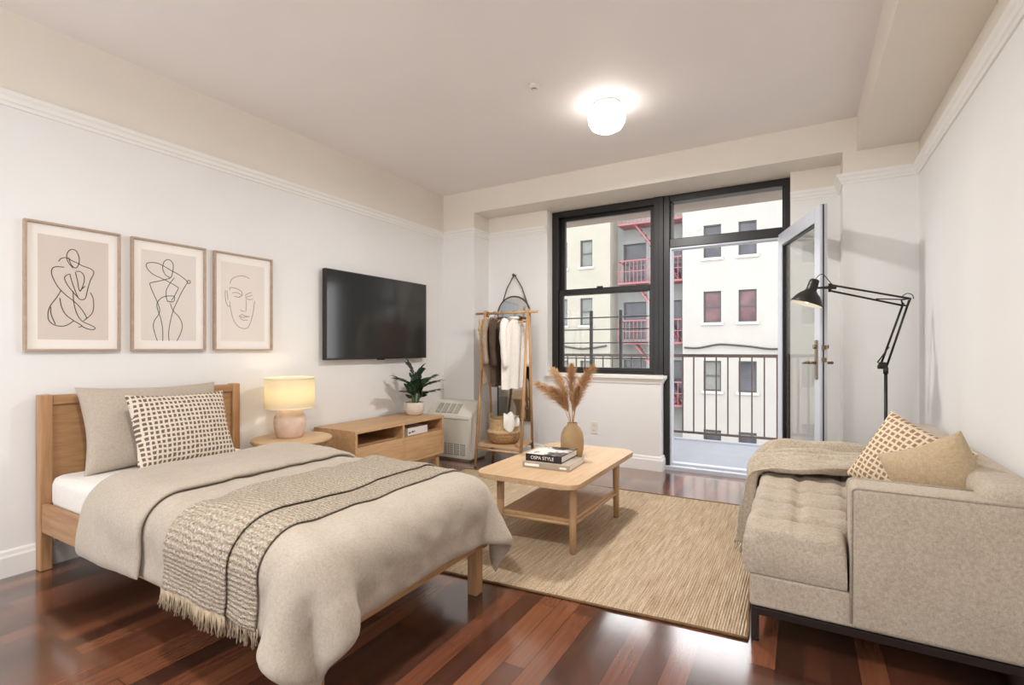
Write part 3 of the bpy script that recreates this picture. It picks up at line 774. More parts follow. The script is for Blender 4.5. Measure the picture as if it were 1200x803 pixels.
tr_ = sm.add('ShaderNodeBsdfTranslucent'); tr_.inputs['Color'].default_value = rgb(248, 238, 208)
df_ = sm.add('ShaderNodeBsdfDiffuse'); df_.inputs['Color'].default_value = rgb(244, 236, 214)
mx_ = sm.add('ShaderNodeMixShader'); mx_.inputs[0].default_value = .45
sm.link(tr_.outputs[0], mx_.inputs[1]); sm.link(df_.outputs[0], mx_.inputs[2]); sm.link(mx_.outputs[0], sm.out.inputs['Surface'])
MB().lathe([(.161, .693), (.161, .902), (.1585, .902), (.1585, .693), (.161, .693)], (lx, ly, 0), 48).build('shade', sm.m, tl)
b = MB()
b.lathe([(.1575, .896), (.1625, .896), (.1625, .904), (.1575, .904), (.1575, .896)], (lx, ly, 0), 48).lathe([(.1575, .691), (.1625, .691), (.1625, .699), (.1575, .699), (.1575, .691)], (lx, ly, 0), 48)
for a in (0, 2*PI/3, 4*PI/3): b.tube([(lx, ly, .765), (lx+.158*math.cos(a), ly+.158*math.sin(a), .765)], .002, 6)
b.build('shade_ring', plain('shade_trim', rgb(244, 232, 204), .7), tl)
M['bulb'] = emit('warm_bulb', (1, .80, .54, 1), LAMP_TABLE)
MB().lathe([(0, 0), (.012, .0), (.020, .02), (.030, .045), (.026, .068), (.012, .08), (0, .082)], (lx, ly, .762), 20).build('bulb', M['bulb'], tl)

# ------------------------------------------------------------------ television and console
tv = thing('television', 'wide black flat television mounted on the left wall', 'television', (-3.30, 3.307, 1.012))
MB().box(-3.305, -3.262, 2.693, 3.922, 1.012, 1.745, .004).build('case', M['blackmetal'], tv)
MB().box(-3.263, -3.2605, 2.703, 3.912, 1.027, 1.735).build('screen', M['screen'], tv)
MB().box(-3.29, -3.264, 3.27, 3.345, 1.003, 1.014, .002).build('sensor', M['blackmetal'], tv)
b = MB(); b.box(-3.332, -3.304, 3.1, 3.5, 1.2, 1.55, .003); b.build('wall_mount', M['blackmetal'], tv)
cx0, cx1, cy0, cy1 = -3.308, -2.85, 2.618, 3.675
mc = thing('media_console', 'low light oak media console under the television', 'console', (-3.08, 3.15, 0))
b = MB(); b.box(cx0, cx1, cy0, cy1, .468, .490, .002).box(cx0, cx1, cy0, cy1, .145, .167, .002)
b.box(cx0, cx1, cy0, cy0+.022, .167, .468, .001).box(cx0, cx1, cy1-.022, cy1, .167, .468, .001).box(cx0+.0, cx0+.01, cy0+.022, cy1-.022, .167, .468)
b.box(cx0+.01, cx1-.004, 3.132, 3.152, .167, .468)
b.build('carcass', M['oak_y'], mc)
MB().box(cx0+.01, cx1-.006, cy0+.022, 3.132, .352, .366).build('shelf', M['oak_y'], mc)
MB().box(cx0+.01, cx1-.006, 3.152, cy1-.022, .352, .366).build('shelf', M['oak_y'], mc)
MB().box(cx1-.022, cx1-.003, cy0+.025, 3.130, .169, .366, .0015).build('drawer_front', M['oak_y'], mc)
MB().box(cx1-.022, cx1-.003, 3.154, cy1-.025, .169, .366, .0015).build('drawer_front', M['oak_y'], mc)
MB().box(cx1-.06, cx1-.03, cy0+.05, cy1-.05, .102, .145, .002).build('stand_rail', M['oak_y'], mc)
MB().box(cx0+.03, cx0+.06, cy0+.05, cy1-.05, .102, .145, .002).build('stand_rail', M['oak_y'], mc)
for x in (cx0+.025, cx1-.062):
    for y in (cy0+.04, cy1-.078): MB().box(x, x+.038, y, y+.038, 0, .145, .003).build('leg', M['oak_z'], mc)
def book(name, x0, x1, y0, y1, z0, z1, cover, label, group=None, spine='y0', ang=0, cov=.0025):
    t = thing(name, label, 'book', ((x0+x1)/2, (y0+y1)/2, z0), group)
    R = Matrix.Translation(((x0+x1)/2, (y0+y1)/2, 0)) @ Matrix.Rotation(ang, 4, 'Z') @ Matrix.Translation((-(x0+x1)/2, -(y0+y1)/2, 0))
    b = MB(); b.box(x0, x1, y0, y1, z1-cov, z1, .0006, 1, M=R).box(x0, x1, y0, y1, z0, z0+cov, .0006, 1, M=R)
    if spine == 'y0': b.box(x0, x1, y0, y0+cov, z0+cov, z1-cov, M=R)
    else: b.box(x1-cov, x1, y0, y1, z0+cov, z1-cov, M=R)
    b.build('cover', cover, t)
    q = .006
    b = MB(); b.box(x0+q, x1-(q if spine == 'y0' else cov), y0+(cov if spine == 'y0' else q), y1-q, z0+cov, z1-cov, M=R)
    b.build('pages', M['paper'], t)
    return t, R
def text_part(s, size, mat, parent, Mx, name='spine_lettering', ext=.0004):
    cu = bpy.data.curves.new('lettering', 'FONT'); cu.body = s; cu.size = size; cu.extrude = ext; cu.align_x = 'CENTER'; cu.align_y = 'CENTER'
    to = bpy.data.objects.new('lettering_tmp', cu); C.objects.link(to)
    dg = bpy.context.evaluated_depsgraph_get(); me = bpy.data.meshes.new_from_object(to.evaluated_get(dg))
    bpy.data.objects.remove(to); me.name = name
    me.transform(Matrix.Translation(-Vector(parent['_org'])) @ Mx); me.materials.clear(); me.materials.append(mat)
    o = bpy.data.objects.new(name, me); C.objects.link(o); o.parent = parent; return o
t, R = book('book', -3.12, -2.875, 3.215, 3.47, .366, .428, plain('white_book_cover', rgb(226, 214, 212), .5), 'thick white book lying in the right shelf of the oak media console', spine='x1')
b = MB()
b.box(-2.876, -2.8742, 3.228, 3.252, .384, .396, .0005, 1).box(-2.876, -2.8742, 3.262, 3.285, .387, .401, .0005, 1).box(-2.876, -2.8742, 3.29, 3.305, .390, .400, .0005, 1)
b.build('spine_mark', M['ink'], t)

# plant
px_, py_ = -3.11, 3.57
pp = thing('potted_plant', 'dark green leafy plant in a pale stoneware pot on the media console', 'plant', (px_, py_, .49))
MB().lathe([(0, 0), (.060, 0), (.074, .012), (.088, .045), (.092, .075), (.090, .110), (.088, .118), (.081, .118), (.080, .10), (0, .10)], (px_, py_, .49), 40).build('pot', M['ceramic'], pp)
MB().lathe([(0, .103), (.05, .105), (.0805, .099)], (px_, py_, .49), 28).build('soil', M['soil'], pp)
rg = random.Random(11)
def leaflet(b, p, d, up, ln, wd):
    d = d.normalized(); sd = d.cross(up).normalized(); n = sd.cross(d).normalized()
    rows = []
    for k in range(7):
        t = k/6; w_ = wd*math.sin(PI*min(1, t**.8*.97+.02))**.8 if k < 6 else .0004
        c = p+d*(ln*t)-n*(.18*ln*t*t)
        rows.append([c-sd*w_+n*w_*.35, c, c+sd*w_+n*w_*.35])
    b.grid(rows)
fr_ = [((-.02, -.05), .36, .06), ((.04, -.27), .245, 1), ((.0, .285), .245, 1), ((.14, -.12), .22, .8), ((.12, .18), .20, .9), ((-.09, -.12), .24, .6), ((-.07, .12), .25, .6), ((.17, .03), .20, .8), ((.06, -.21), .13, .8), ((.08, .23), .115, .9), ((.02, .06), .31, .3)]
for (ex, ey), hh, bend in fr_:
    p0 = Vector((px_+ex*.12, py_+ey*.10, .585)); e = Vector((px_+ex, py_+ey, .595+hh))
    m_ = Vector((px_+ex*.36, py_+ey*.36, .595+hh*.74))
    cv = smoothpts([p0, m_, e], 8)
    stm = MB().tube(cv, [.006-.004*k/(len(cv)-1) for k in range(len(cv))], 7).build('stem', M['stem'], pp)
    b = MB(); n_ = len(cv)
    for k in range(5, n_):
        tan = (cv[min(k+1, n_-1)]-cv[k-1]).normalized(); sd = tan.cross(Vector((ex+.01, ey+.02, .35))).normalized()
        if k == n_-1: leaflet(b, cv[k], tan, sd.cross(tan), .085, .017); continue
        for s_ in (-1, 1):
            d_ = sd*s_*.85+tan*.75+Vector((rg.uniform(-.1, .1), rg.uniform(-.1, .1), rg.uniform(-.05, .15)))
            leaflet(b, cv[k], d_, sd.cross(tan)*1.0, .078*rg.uniform(.85, 1.1)*(1-.25*(k/n_)), .0165)
    b.build('leaves', M['leaf'], pp, normals=False)

# ------------------------------------------------------------------ convector in the corner
hu = thing('wall_heater', 'cream metal heater cabinet with slotted grilles in the far left corner', 'heater', (-3.05, 4.14, 0))
def yz_prism(b, poly, x0, x1):
    A = [b.bm.verts.new((x0, y, z)) for y, z in poly]; B = [b.bm.verts.new((x1, y, z)) for y, z in poly]
    n = len(poly); b.bm.faces.new(A); b.bm.faces.new(B[::-1])
    for i in range(n): b.bm.faces.new((A[i], B[i], B[(i+1)%n], A[(i+1)%n]))
b = MB(); yz_prism(b, [(4.0, .02), (4.281, .02), (4.281, .572), (4.14, .572), (4.0, .432)], -3.328, -2.778)
bmesh.ops.bevel(b.bm, geom=b.bm.edges[:], offset=.008, segments=2, affect='EDGES'); b.build('cabinet', M['heater'], hu)
b = MB(); b.box(-3.31, -2.80, 4.012, 4.28, 0, .022); b.build('plinth', M['slot'], hu)
for k in range(4):
    x0 = -3.235+k*.075; b = MB(); g = MB()
    TM = Matrix.Translation((x0, 4.02, .455)) @ Matrix.Rotation(PI/4, 4, 'X')
    g.box(0, .058, .008, .13, -.0005, .0015, M=TM)
    for q in range(9): b.box(.003+q*.0062, .0045+q*.0062, .010, .128, .001, .004, M=TM)
    gr = g.build('top_grille', M['slot'], hu); b.build('louvre', M['heater'], gr)
for k in range(4):
    x0 = -3.125+k*.075; g = MB(); b = MB()
    g.box(x0, x0+.056, 3.998, 4.001, .055, .165); gr = g.build('front_grille', M['slot'], hu)
    for q in range(1, 7): b.box(x0, x0+.056, 3.995, 3.999, .055+q*.0157-.003, .055+q*.0157+.003)
    for q in (1, 2): b.box(x0+q*.0187-.002, x0+q*.0187+.002, 3.995, 3.999, .055, .165)
    b.build('louvre', M['heater'], gr)
b = MB(); b.box(-3.29, -2.80, 3.997, 4.001, .405, .409); b.build('seam', M['slot'], hu)

# ------------------------------------------------------------------ pictures
def picture(i, y0, y1, art, ink, pm, label, p):
    z0, z1 = 1.09, 1.745; t = thing('framed_print', label, 'picture', (XL, (y0+y1)/2, z0), 'line drawings on the left wall')
    fw = .011; b = MB()
    b.box(XL, XL+.028, y0, y1, z1-fw, z1, .002).box(XL, XL+.028, y0, y1, z0, z0+fw, .002)
    b.box(XL, XL+.028, y0, y0+fw, z0+fw, z1-fw, .002).box(XL, XL+.028, y1-fw, y1, z0+fw, z1-fw, .002)
    b.build('frame', M['picframe'], t)
    MB().box(XL+.002, XL+.012, y0+fw, y1-fw, z0+fw, z1-fw).build('mat_board', M['paper'], t)
    sh = MB().box(XL+.011, XL+.0135, *p).build('print', pm, t)
    d = MB()
    for l in art:
        d.tube(smoothpts([(XL+.0138, y, z) for y, z in l], 5), .0021 if i != 3 else .0019, 5)
    for v in d.bm.verts: v.co.x = XL+.0138+(v.co.x-XL-.0138)*.2
    d.build('line_drawing', ink, sh)
    MB().box(XL+.019, XL+.021, y0+fw, y1-fw, z0+fw, z1-fw).build('glazing', M['picglass'], t)
M['picglass'] = glass('picture_glass', (1, 1, 1, 1), .35)
picture(1, .928, 1.331, ART[1], M['ink'], M['print'], 'framed line drawing of a seated crouching figure, nearest of the three prints', (.982, 1.277, 1.150, 1.682))
picture(2, 1.385, 1.796, ART[2], M['ink'], M['print2'], 'framed line drawing of a standing figure with raised arms, in the middle', (1.437, 1.740, 1.152, 1.682))
picture(3, 1.85, 2.263, ART[3], M['ink3'], M['print3'], 'framed faint line drawing of a face, closest to the television', (1.90, 2.205, 1.155, 1.682))
# ------------------------------------------------------------------ mirror on the wall behind the rack
mi = thing('wall_mirror', 'arched mirror in a thin dark frame hanging by a leather strap behind the clothes rack', 'mirror', (-2.603, DR-.02, .36))
mx, mw, mt_, mb_ = -2.603, .184, 1.648, .36
zc = mt_-mw
arc = [(mx-mw, mb_)]+[(mx-mw*math.cos(PI*k/24), zc+mw*math.sin(PI*k/24)) for k in range(25)]+[(mx+mw, mb_)]
b = MB(); A = [b.bm.verts.new((x, DR-.022, z)) for x, z in arc]; B = [b.bm.verts.new((x, DR-.006, z)) for x, z in arc]
b.bm.faces.new(A); b.bm.faces.new(B[::-1])
for i in range(len(A)): b.bm.faces.new((A[i], B[i], B[(i+1)%len(A)], A[(i+1)%len(A)]))
b.build('mirror_glass', M['mirror'], mi)
MB().tube([(x, DR-.017, z) for x, z in arc]+[(mx-mw, DR-.017, mb_)], .0095, 10).build('frame', M['strap'], mi)
b = MB()
for s in (-1, 1):
    b.tube([(mx+s*.155, DR-.018, zc+.10), (mx+s*.09, DR-.02, 1.74), (mx+s*.008, DR-.022, 1.868)], .0055, 8)
b.build('hanging_strap', M['strap'], mi)
MB().tube([(mx, DR-.001, 1.872), (mx, DR-.03, 1.872), (mx, DR-.042, 1.872)], [.011, .011, .016], 14).build('hook', M['strap'], mi)

MT = Matrix.Translation((mx, DR-.032, 0)) @ Matrix.Rotation(math.radians(4.2), 4, 'Z') @ Matrix.Translation((-mx, -(DR-.017), 0))
MT = Matrix.Translation(-Vector(mi['_org'])) @ MT @ Matrix.Translation(Vector(mi['_org']))
for ch in mi.children:
    if ch.name.split('.')[0] in ('mirror_glass', 'frame'): ch.data.transform(MT)

# ------------------------------------------------------------------ clothes rack
ra = thing('clothes_rack', 'wooden A-frame clothes rack with low shelf in front of the wall mirror', 'rack', (-2.45, 4.13, 0))
LT = {}
for side, xt, xf, xb in (('l', -2.685, -2.645, -2.765), ('r', -2.212, -2.165, -2.30)):
    for kk, (xx, yy) in enumerate(((xf, 3.885), (xb, 4.385))):
        p0 = Vector((xt, 4.13+(.012 if kk else -.012), 1.475)); p1 = Vector((xx, yy, 0)); LT[side+str(kk)] = (p0, p1)
        MB().tube([p0, p1], [.0125, .0145], 12).build('leg', M['oak_z'], ra)
def at_z(k, z):
    p0, p1 = LT[k]; return p0+(p1-p0)*((p0.z-z)/(p0.z-p1.z))
MB().tube([(-2.80, 4.13, 1.449), (-2.115, 4.13, 1.449)], .0125, 12).build('hanging_rail', M['oak_y'], ra)
MB().tube([at_z('l1', 1.36), at_z('r1', 1.36)], .010, 12).build('cross_rail', M['oak_y'], ra)
z = .195
P4 = [at_z('l0', z), at_z('r0', z), at_z('r1', z), at_z('l1', z)]
MB().prism([(p.x, p.y) for p in P4], .186, .206, .003).build('shelf', M['oakp_x'], ra)
for a, c in (('l0', 'r0'), ('l1', 'r1')):
    MB().tube([at_z(a, .165), at_z(c, .165)], .011, 10).build('shelf_rail', M['oak_y'], ra)

def garment(x, ang, w, top, ln, mat, label, seed, th=.03, sleeve=.35, flare=1.05):
    """shirt on a hanger: closed rippled body, two sleeves"""
    R = Matrix.Translation((x, 4.13, 0)) @ Matrix.Rotation(ang, 4, 'Z')
    t = thing('hanging_garment', label, 'clothes', (x, 4.13, top-ln), 'clothes on the rack')
    rg = random.Random(seed); b = MB(); G = []; nu = 40
    ph = rg.uniform(0, 6)
    for k in range(15):
        f = k/14; zz = top-ln*f
        hw = w/2*min(1, .22+.78*min(1, f/.12))*(1+(flare-1)*f); ht = th*(.5+.5*min(1, f*4))
        row = []
        for j in range(nu):
            a = 2*PI*j/nu; c, s = math.cos(a), math.sin(a)
            rip = math.sin(c*9+ph+f*1.2)*.012*min(1, f*2.5)
            row.append(R @ Vector((s*ht*abs(s)**.2+rip*1.1, c*hw, zz-.018*abs(c)*(1 if f < .2 else 0)-rip*.3*(1 if f > .95 else 0))))
        G.append(row)
    b.grid(G, cv=True); b.bm.faces.new([v for v in b.bm.verts][:nu]); bo = b.build('body', mat, t)
    for s in (-1, 1):
        sl = MB(); p = smoothpts([R @ Vector((0, s*w*.40, top-.035)), R @ Vector((.015, s*w*.54, top-.12)), R @ Vector((.02, s*w*.55, top-sleeve*ln*1.2)), R @ Vector((.03, s*w*.50, top-sleeve*ln*2.0))], 4)
        n = len(p); sl.tube(p, [.036-.010*k/n+.003*math.sin(k*1.7+seed) for k in range(n)], 12); sl.build('sleeve', mat, t)
    MB().lathe([(.045, 0), (.050, .012), (.042, .020), (.038, .012), (.045, 0)], tuple(R @ Vector((0, 0, top-.012))), 18).build('collar', mat, t)
    h = thing('hanger', 'wooden hanger holding the '+label.split(' hanging')[0], 'hanger', (x, 4.13, top), 'hangers on the rack')
    hk = [R @ Vector((0, 0, top-.02)), R @ Vector((0, 0, top+.02)), R @ Vector((0, .018, top+.034)), R @ Vector((0, .019, top+.054)), R @ Vector((0, 0, top+.0645)), R @ Vector((0, -.017, top+.054))]
    MB().tube(smoothpts(hk, 4), .003, 6).build('hook', M['blackmetal'], h)
    MB().tube(smoothpts([R @ Vector((0, -w*.42, top-.075)), R @ Vector((0, -w*.2, top-.035)), R @ Vector((0, 0, top-.018)), R @ Vector((0, w*.2, top-.035)), R @ Vector((0, w*.42, top-.075))], 4), .008, 8).build('shoulder_bar', M['oak_y'], h)
hz = 1.449+.0125-.0645+.003
M['g_tan'] = linen('tan_cotton', rgb(196, 156, 112), rgb(224, 188, 144), 200)
M['g_taupe'] = linen('taupe_linen', rgb(142, 122, 104), rgb(176, 156, 136), 200)
M['g_dark'] = linen('dark_brown_cotton', rgb(66, 52, 42), rgb(96, 78, 64), 200)
M['g_white'] = linen('white_cotton', rgb(228, 222, 214), rgb(244, 240, 234), 200)
garment(-2.655, .10, .32, hz, .50, M['g_tan'], 'tan blouse hanging at the left end of the rack', 1, .018, .25, 1.0)
garment(-2.585, .02, .38, hz, .63, M['g_taupe'], 'taupe shirt hanging between the tan and dark brown ones', 2, .030)
garment(-2.495, .0, .38, hz, .65, M['g_dark'], 'dark brown shirt hanging next to the white one', 3, .030)
garment(-2.365, -.04, .40, hz, .67, M['g_white'], 'white shirt hanging at the right end of the rack', 4, .045, .35, 1.08)

def wicker():
    t = NT('woven_seagrass'); v = t.coord('Object', (1, 1, 1))
    w = t.add('ShaderNodeTexWave', bands_direction='Z'); w.inputs['Scale'].default_value = 28; w.inputs['Distortion'].default_value = 3; w.inputs['Detail Scale'].default_value = 6
    t.link(v, w.inputs['Vector']); n = t.noise(t.coord('Object', (60, 60, 90)), 1, 2)
    f = t.math('ADD', t.math('MULTIPLY', w.outputs['Fac'], .5), t.math('MULTIPLY', n, .5))
    t.col(t.ramp(f, [(.25, rgb(122, 88, 56)), (.55, rgb(172, 132, 88)), (.8, rgb(200, 164, 118))])); t.rough(.85); t.bump(f, .6, .006); return t.m
M['wicker'] = wicker()
M['wicker2'] = linen('pale_woven_seagrass', rgb(178, 146, 102), rgb(210, 182, 140), 120)
bk = thing('belly_basket', 'woven seagrass belly basket with turned-in top on the shelf of the clothes rack', 'basket', (-2.475, 4.12, .206))
MB().lathe([(0, 0), (.118, 0), (.140, .02), (.153, .05), (.157, .082), (.150, .108), (.143, .112)], (-2.475, 4.12, .206), 40).build('base', M['wicker'], bk)
MB().lathe([(.157, .100), (.161, .108), (.157, .118), (.146, .118), (.138, .135), (.136, .19), (.140, .225), (.143, .232), (.138, .234), (.131, .19), (.132, .135)], (-2.475, 4.12, .206), 40).build('turned_collar', M['wicker2'], bk)
for s in (-1, 1):
    MB().tube(smoothpts([(-2.475+s*.135, 4.08, .425), (-2.475+s*.150, 4.10, .465), (-2.475+s*.150, 4.14, .465), (-2.475+s*.135, 4.16, .425)], 5), .006, 8).build('handle', M['wicker2'], bk)
G = []
for i in range(22):
    row = []
    for j in range(14):
        s = i/21; v = j/13
        a = -1.05+v*1.15
        if s < .45: r = .05+.09*(s/.45); zz = .425+.035*math.sin(PI*s/.45*.9)+.02
        else: r = .146+.012*math.sin((s-.45)*4); zz = .447-(s-.45)*.17
        r += .010*math.sin(v*13+s*3); zz += .012*math.sin(v*9+s*8)+.02*math.sin(v*3.1)*(1-s); zz -= .05*max(0, s-.6)*math.sin(v*5)
        row.append((-2.475+r*math.cos(a), 4.12+r*math.sin(a), zz))
    G.append(row)
tc = MB(); tc.grid(G); tco = tc.build('cloth', M['g_white']); md = tco.modifiers.new('s', 'SOLIDIFY'); md.thickness = .005; md.offset = 1
tag(tco, 'crumpled white cloth spilling over the rim of the seagrass basket', 'cloth')

# ------------------------------------------------------------------ rug
b = MB()
RC = [Vector((-1.56, 1.935)), Vector((-.172, 2.075)), Vector((-.36, 3.83)), Vector((-2.62, 3.79))]
RC = [Vector((-2.62, 1.86)), Vector((-.178, 2.085)), Vector((-.285, 3.83)), Vector((-2.66, 3.76))]
nu, nv = 80, 70; top = []
for i in range(nu+1):
    row = []
    for j in range(nv+1):
        u, v = i/nu, j/nv
        p = RC[0]*(1-u)*(1-v)+RC[1]*u*(1-v)+RC[2]*u*v+RC[3]*(1-u)*v
        e = min(u, 1-u, v, 1-v)
        zz = .011+.0012*nz((p.x*3, p.y*3, 0), 3)
        if e == 0: p = p+Vector((nz((p.x, p.y, 0), 9, 2), nz((p.x, p.y, 0), 9, 7)))*.004
        row.append((p.x, p.y, zz if e > 0 else .004))
    top.append(row)
b.grid(top); V = [[(q[0], q[1], .001) for q in r] for r in top]
b.grid(V, flip=True)
ring_t = top
rim = [top[i][0] for i in range(nu+1)]+[top[nu][j] for j in range(1, nv+1)]+[top[i][nv] for i in range(nu-1, -1, -1)]+[top[0][j] for j in range(nv-1, -1, -1)]
b.grid([rim, [(p[0], p[1], .001) for p in rim]])
rg_ = b.build('rug', M['jute'], None, weld=1e-5, smooth=False)
tag(rg_, 'large natural jute rug under the coffee table', 'rug')
eb = MB(); eb.tube([(p[0], p[1], .0065) for p in rim], .0055, 6, cap=False).build('bound_edge', M['throwyarn'], rg_)
bpy.data.objects['bound_edge'].data.materials[0] = plain('jute_binding', rgb(120, 92, 60), .95, nz=.2, nscale=50)

# ------------------------------------------------------------------ coffee table
ct = thing('coffee_table', 'pale oak coffee table with rounded corners and a lower shelf standing on the rug', 'table', (-1.28, 2.81, .012))
def rrect(x0, x1, y0, y1, r, n=8):
    out = []
    for cx_, cy_, a0 in ((x1-r, y1-r, 0), (x0+r, y1-r, PI/2), (x0+r, y0+r, PI), (x1-r, y0+r, 1.5*PI)):
        out += [(cx_+r*math.cos(a0+PI/2*k/n), cy_+r*math.sin(a0+PI/2*k/n)) for k in range(n+1)]
    return out
MB().prism(rrect(-1.585, -.965, 2.295, 3.335, .085), .392, .420, .006).build('tabletop', M['oakp_y'], ct)
LG = [(-1.478, 2.425), (-1.053, 2.465), (-1.042, 3.15), (-1.49, 3.17)]
for x, y in LG: MB().tube([(x, y, .393), (x, y, .012)], [.0225, .0175], 16).build('leg', M['oakp_z'], ct)
MB().prism([LG[0], LG[1], LG[2], LG[3]], .176, .194, .003).build('shelf', M['oak_y'], ct)
for a, c in ((0, 1), (1, 2), (2, 3), (3, 0)):
    MB().tube([(*LG[a], .166), (*LG[c], .166)], .010, 10).build('stretcher', M['oakp_x'], ct)
for a, c in ((0, 3), (1, 2)):
    MB().tube([(*LG[a], .379), (*LG[c], .379)], .013, 10).build('apron_rail', M['oakp_y'], ct)
M['bk_grey'] = plain('stone_grey_book_cover', rgb(168, 156, 140), .55, nz=.05, nscale=12)
M['bk_dark'] = plain('black_book_cover', rgb(36, 30, 32), .45)
t1, R1 = book('book', -1.405, -1.115, 2.545, 2.80, .420, .452, M['bk_grey'], 'large grey-spined book lying under the black-spined one on the coffee table', 'books on the coffee table', ang=.05)
b = MB(); b.box(-1.39, -1.30, 2.5443, 2.5455, .430, .444, M=R1).box(-1.175, -1.135, 2.5443, 2.5455, .430, .440, M=R1)
b.build('spine_label', M['paper'], t1)
t2, R2 = book('book', -1.40, -1.175, 2.575, 2.835, .4525, .492, M['bk_dark'], 'black-spined book with a pale photographic cover on top of the grey one', 'books on the coffee table', ang=.04)
text_part('OSPA STYLE', .027, M['paper'], t2, R2 @ Matrix.Translation((-1.295, 2.5745, .4718)) @ Matrix.Rotation(PI/2, 4, 'X'))
def cover_mat():
    t = NT('photographic_cover'); n = t.noise(t.coord('Object', (1, 1, 1)), 11, 3)
    t.col(t.ramp(n, [(.50, rgb(226, 220, 212)), (.56, rgb(120, 110, 108)), (.62, rgb(48, 42, 44))])); t.rough(.4); return t.m
MB().box(-1.398, -1.177, 2.577, 2.833, .4918, .4926, M=R2).build('cover_picture', cover_mat(), t2)

# vase and pampas
vx, vy = -1.262, 2.945
va = thing('vase', 'round-shouldered tan stoneware vase behind the books on the coffee table', 'vase', (vx, vy, .42))
MB().lathe([(0, 0), (.055, 0), (.064, .008), (.072, .05), (.0735, .10), (.068, .145), (.052, .180), (.034, .196), (.030, .203), (.034, .212), (.029, .213), (.025, .203), (.028, .192), (0, .185)], (vx, vy, .42), 44).build('body', M['vase'], va)
tone = [rgb(196, 158, 118), rgb(206, 170, 130), rgb(186, 146, 106)]
pm = [plain('pampas_tan_%s' % n, c, .95, nz=.18, nscale=60) for n, c in zip(('light', 'pale', 'deep'), tone)]
tips = [(-.215, -.03, .445), (-.155, .06, .535), (-.02, .03, .555), (.135, -.02, .555), (.05, .10, .50), (-.09, -.08, .42), (.08, -.09, .43)]
for k, (tx, ty, tz) in enumerate(tips):
    g = thing('pampas_stem', ['drooping pampas plume furthest left in the tan vase', 'pampas plume second from the left in the tan vase', 'upright central pampas plume in the tan vase', 'tall pampas plume leaning furthest right in the tan vase',
        'pampas plume at the back of the tan vase', 'shorter pampas plume at the front left of the tan vase', 'shorter pampas plume at the front right of the tan vase'][k], 'dried grass', (vx, vy, .60), 'pampas plumes in the vase')
    rg = random.Random(20+k)
    c = smoothpts([(vx+tx*.03, vy+ty*.03, .61), (vx+tx*.28, vy+ty*.3, .64+(tz-.22)*.42), (vx+tx*.66, vy+ty*.66, .63+(tz-.21)*.80), (vx+tx, vy+ty, .42+tz)], 10)
    n = len(c); MB().tube(c, [.0022]*(n-3)+[.0015, .001, .0006], 6).build('stalk', pm[2], g)
    b = MB()
    for q in range(900):
        f = .24+.76*rg.random()**.85; fi = f*(n-1); i = min(int(fi), n-2); p = c[i].lerp(c[i+1], fi-i); tan = (c[i+1]-c[i]).normalized()
        a = rg.uniform(0, 2*PI); o1 = tan.orthogonal().normalized(); o2 = tan.cross(o1); rad = o1*math.cos(a)+o2*math.sin(a)
        env = math.sin(PI*min(1, (f-.2)/.8*.86+.12))**.7
        L_ = rg.uniform(.05, .105)*(.45+.55*env); d = (tan*rg.uniform(.7, 1.1)+rad*rg.uniform(.30, .85)*env).normalized()
        e = p+d*L_-Vector((0, 0, L_*.22)); md_ = p+d*L_*.55
        sd = d.cross(Vector((rg.uniform(-1, 1), rg.uniform(-1, 1), rg.uniform(-1, 1)))).normalized()
        w_ = rg.uniform(.0007, .0014)
        v = [b.bm.verts.new(p-sd*w_*.6), b.bm.verts.new(p+sd*w_*.6), b.bm.verts.new(md_+sd*w_), b.bm.verts.new(md_-sd*w_), b.bm.verts.new(e)]
        b.bm.faces.new((v[0], v[1], v[2], v[3])); b.bm.faces.new((v[3], v[2], v[4]))
    b.build('plume', pm[k % 3], g, normals=False)

# ------------------------------------------------------------------ sofa
so = thing('chaise_sofa', 'oatmeal linen chaise sofa with tufted seat and one arm along the right wall', 'sofa', (.24, 2.9, 0))
SY0, SY1 = 2.09, 3.70
MB().box(-.172, .664, SY0+.008, SY1, .128, .252, .012, 3).build('base', M['sofa'], so)
MB().box(.146, .664, SY0-.004, SY0+.15, .130, .624, .022, 4).build('arm', M['sofa'], so, smooth=True)
pz = MB()
pz.tube([(.148, SY0+.001, .15), (.150, SY0+.001, .606), (.155, SY0+.001, .616), (.167, SY0+.001, .620), (.655, SY0+.001, .620)], .0045, 8)
pz.tube([(.148, SY0+.147, .46), (.148, SY0+.147, .606), (.153, SY0+.147, .617), (.165, SY0+.147, .622), (.5, SY0+.147, .622)], .0045, 8)
pz.build('piping', M['sofa'], so)
MB().box(.50, .668, SY0+.02, SY1, .20, .672, .045, 5).build('backrest', M['sofa'], so, smooth=True)
# tufted cushion: rounded slab with pulled-in buttons
def cushion_top(x, y):
    h = .428
    ru = (x+.195)/.185; rv = (y-2.245)/.24
    du_ = abs(ru-round(ru))*.185 if round(ru) >= 1 else 9; dv_ = abs(rv-round(rv))*.24
    if rv < -.5 or rv > 5.6: dv_ = 9
    k = (.014 if rv > -.1 else .004)*math.exp(-(du_/.022)**2)
    if du_ < 9: k += 0
    k2 = .034*math.exp(-(dv_/.026)**2)*(.5+.60*math.exp(-((abs(ru-round(ru)))*.185/.09)**2))
    if x < -.188+.07: k2 *= max(0, (x+.188)/.07)
    b2 = .030*math.exp(-(du_*du_+dv_*dv_)/.026**2) if du_ < 9 and dv_ < 9 else 0
    bulge = .020*math.cos(PI*(rv-round(rv)))*(.5+.5*math.cos(PI*(ru-round(ru)))) if -.5 < rv < 5.5 else .006
    return h-k-k2-b2+bulge
cu0, cu1, cv0, cv1, cb = -.192, .52, SY0+.008, SY1-.004, .254
nx_, ny_ = 90, 190; G = []
r_ = .05
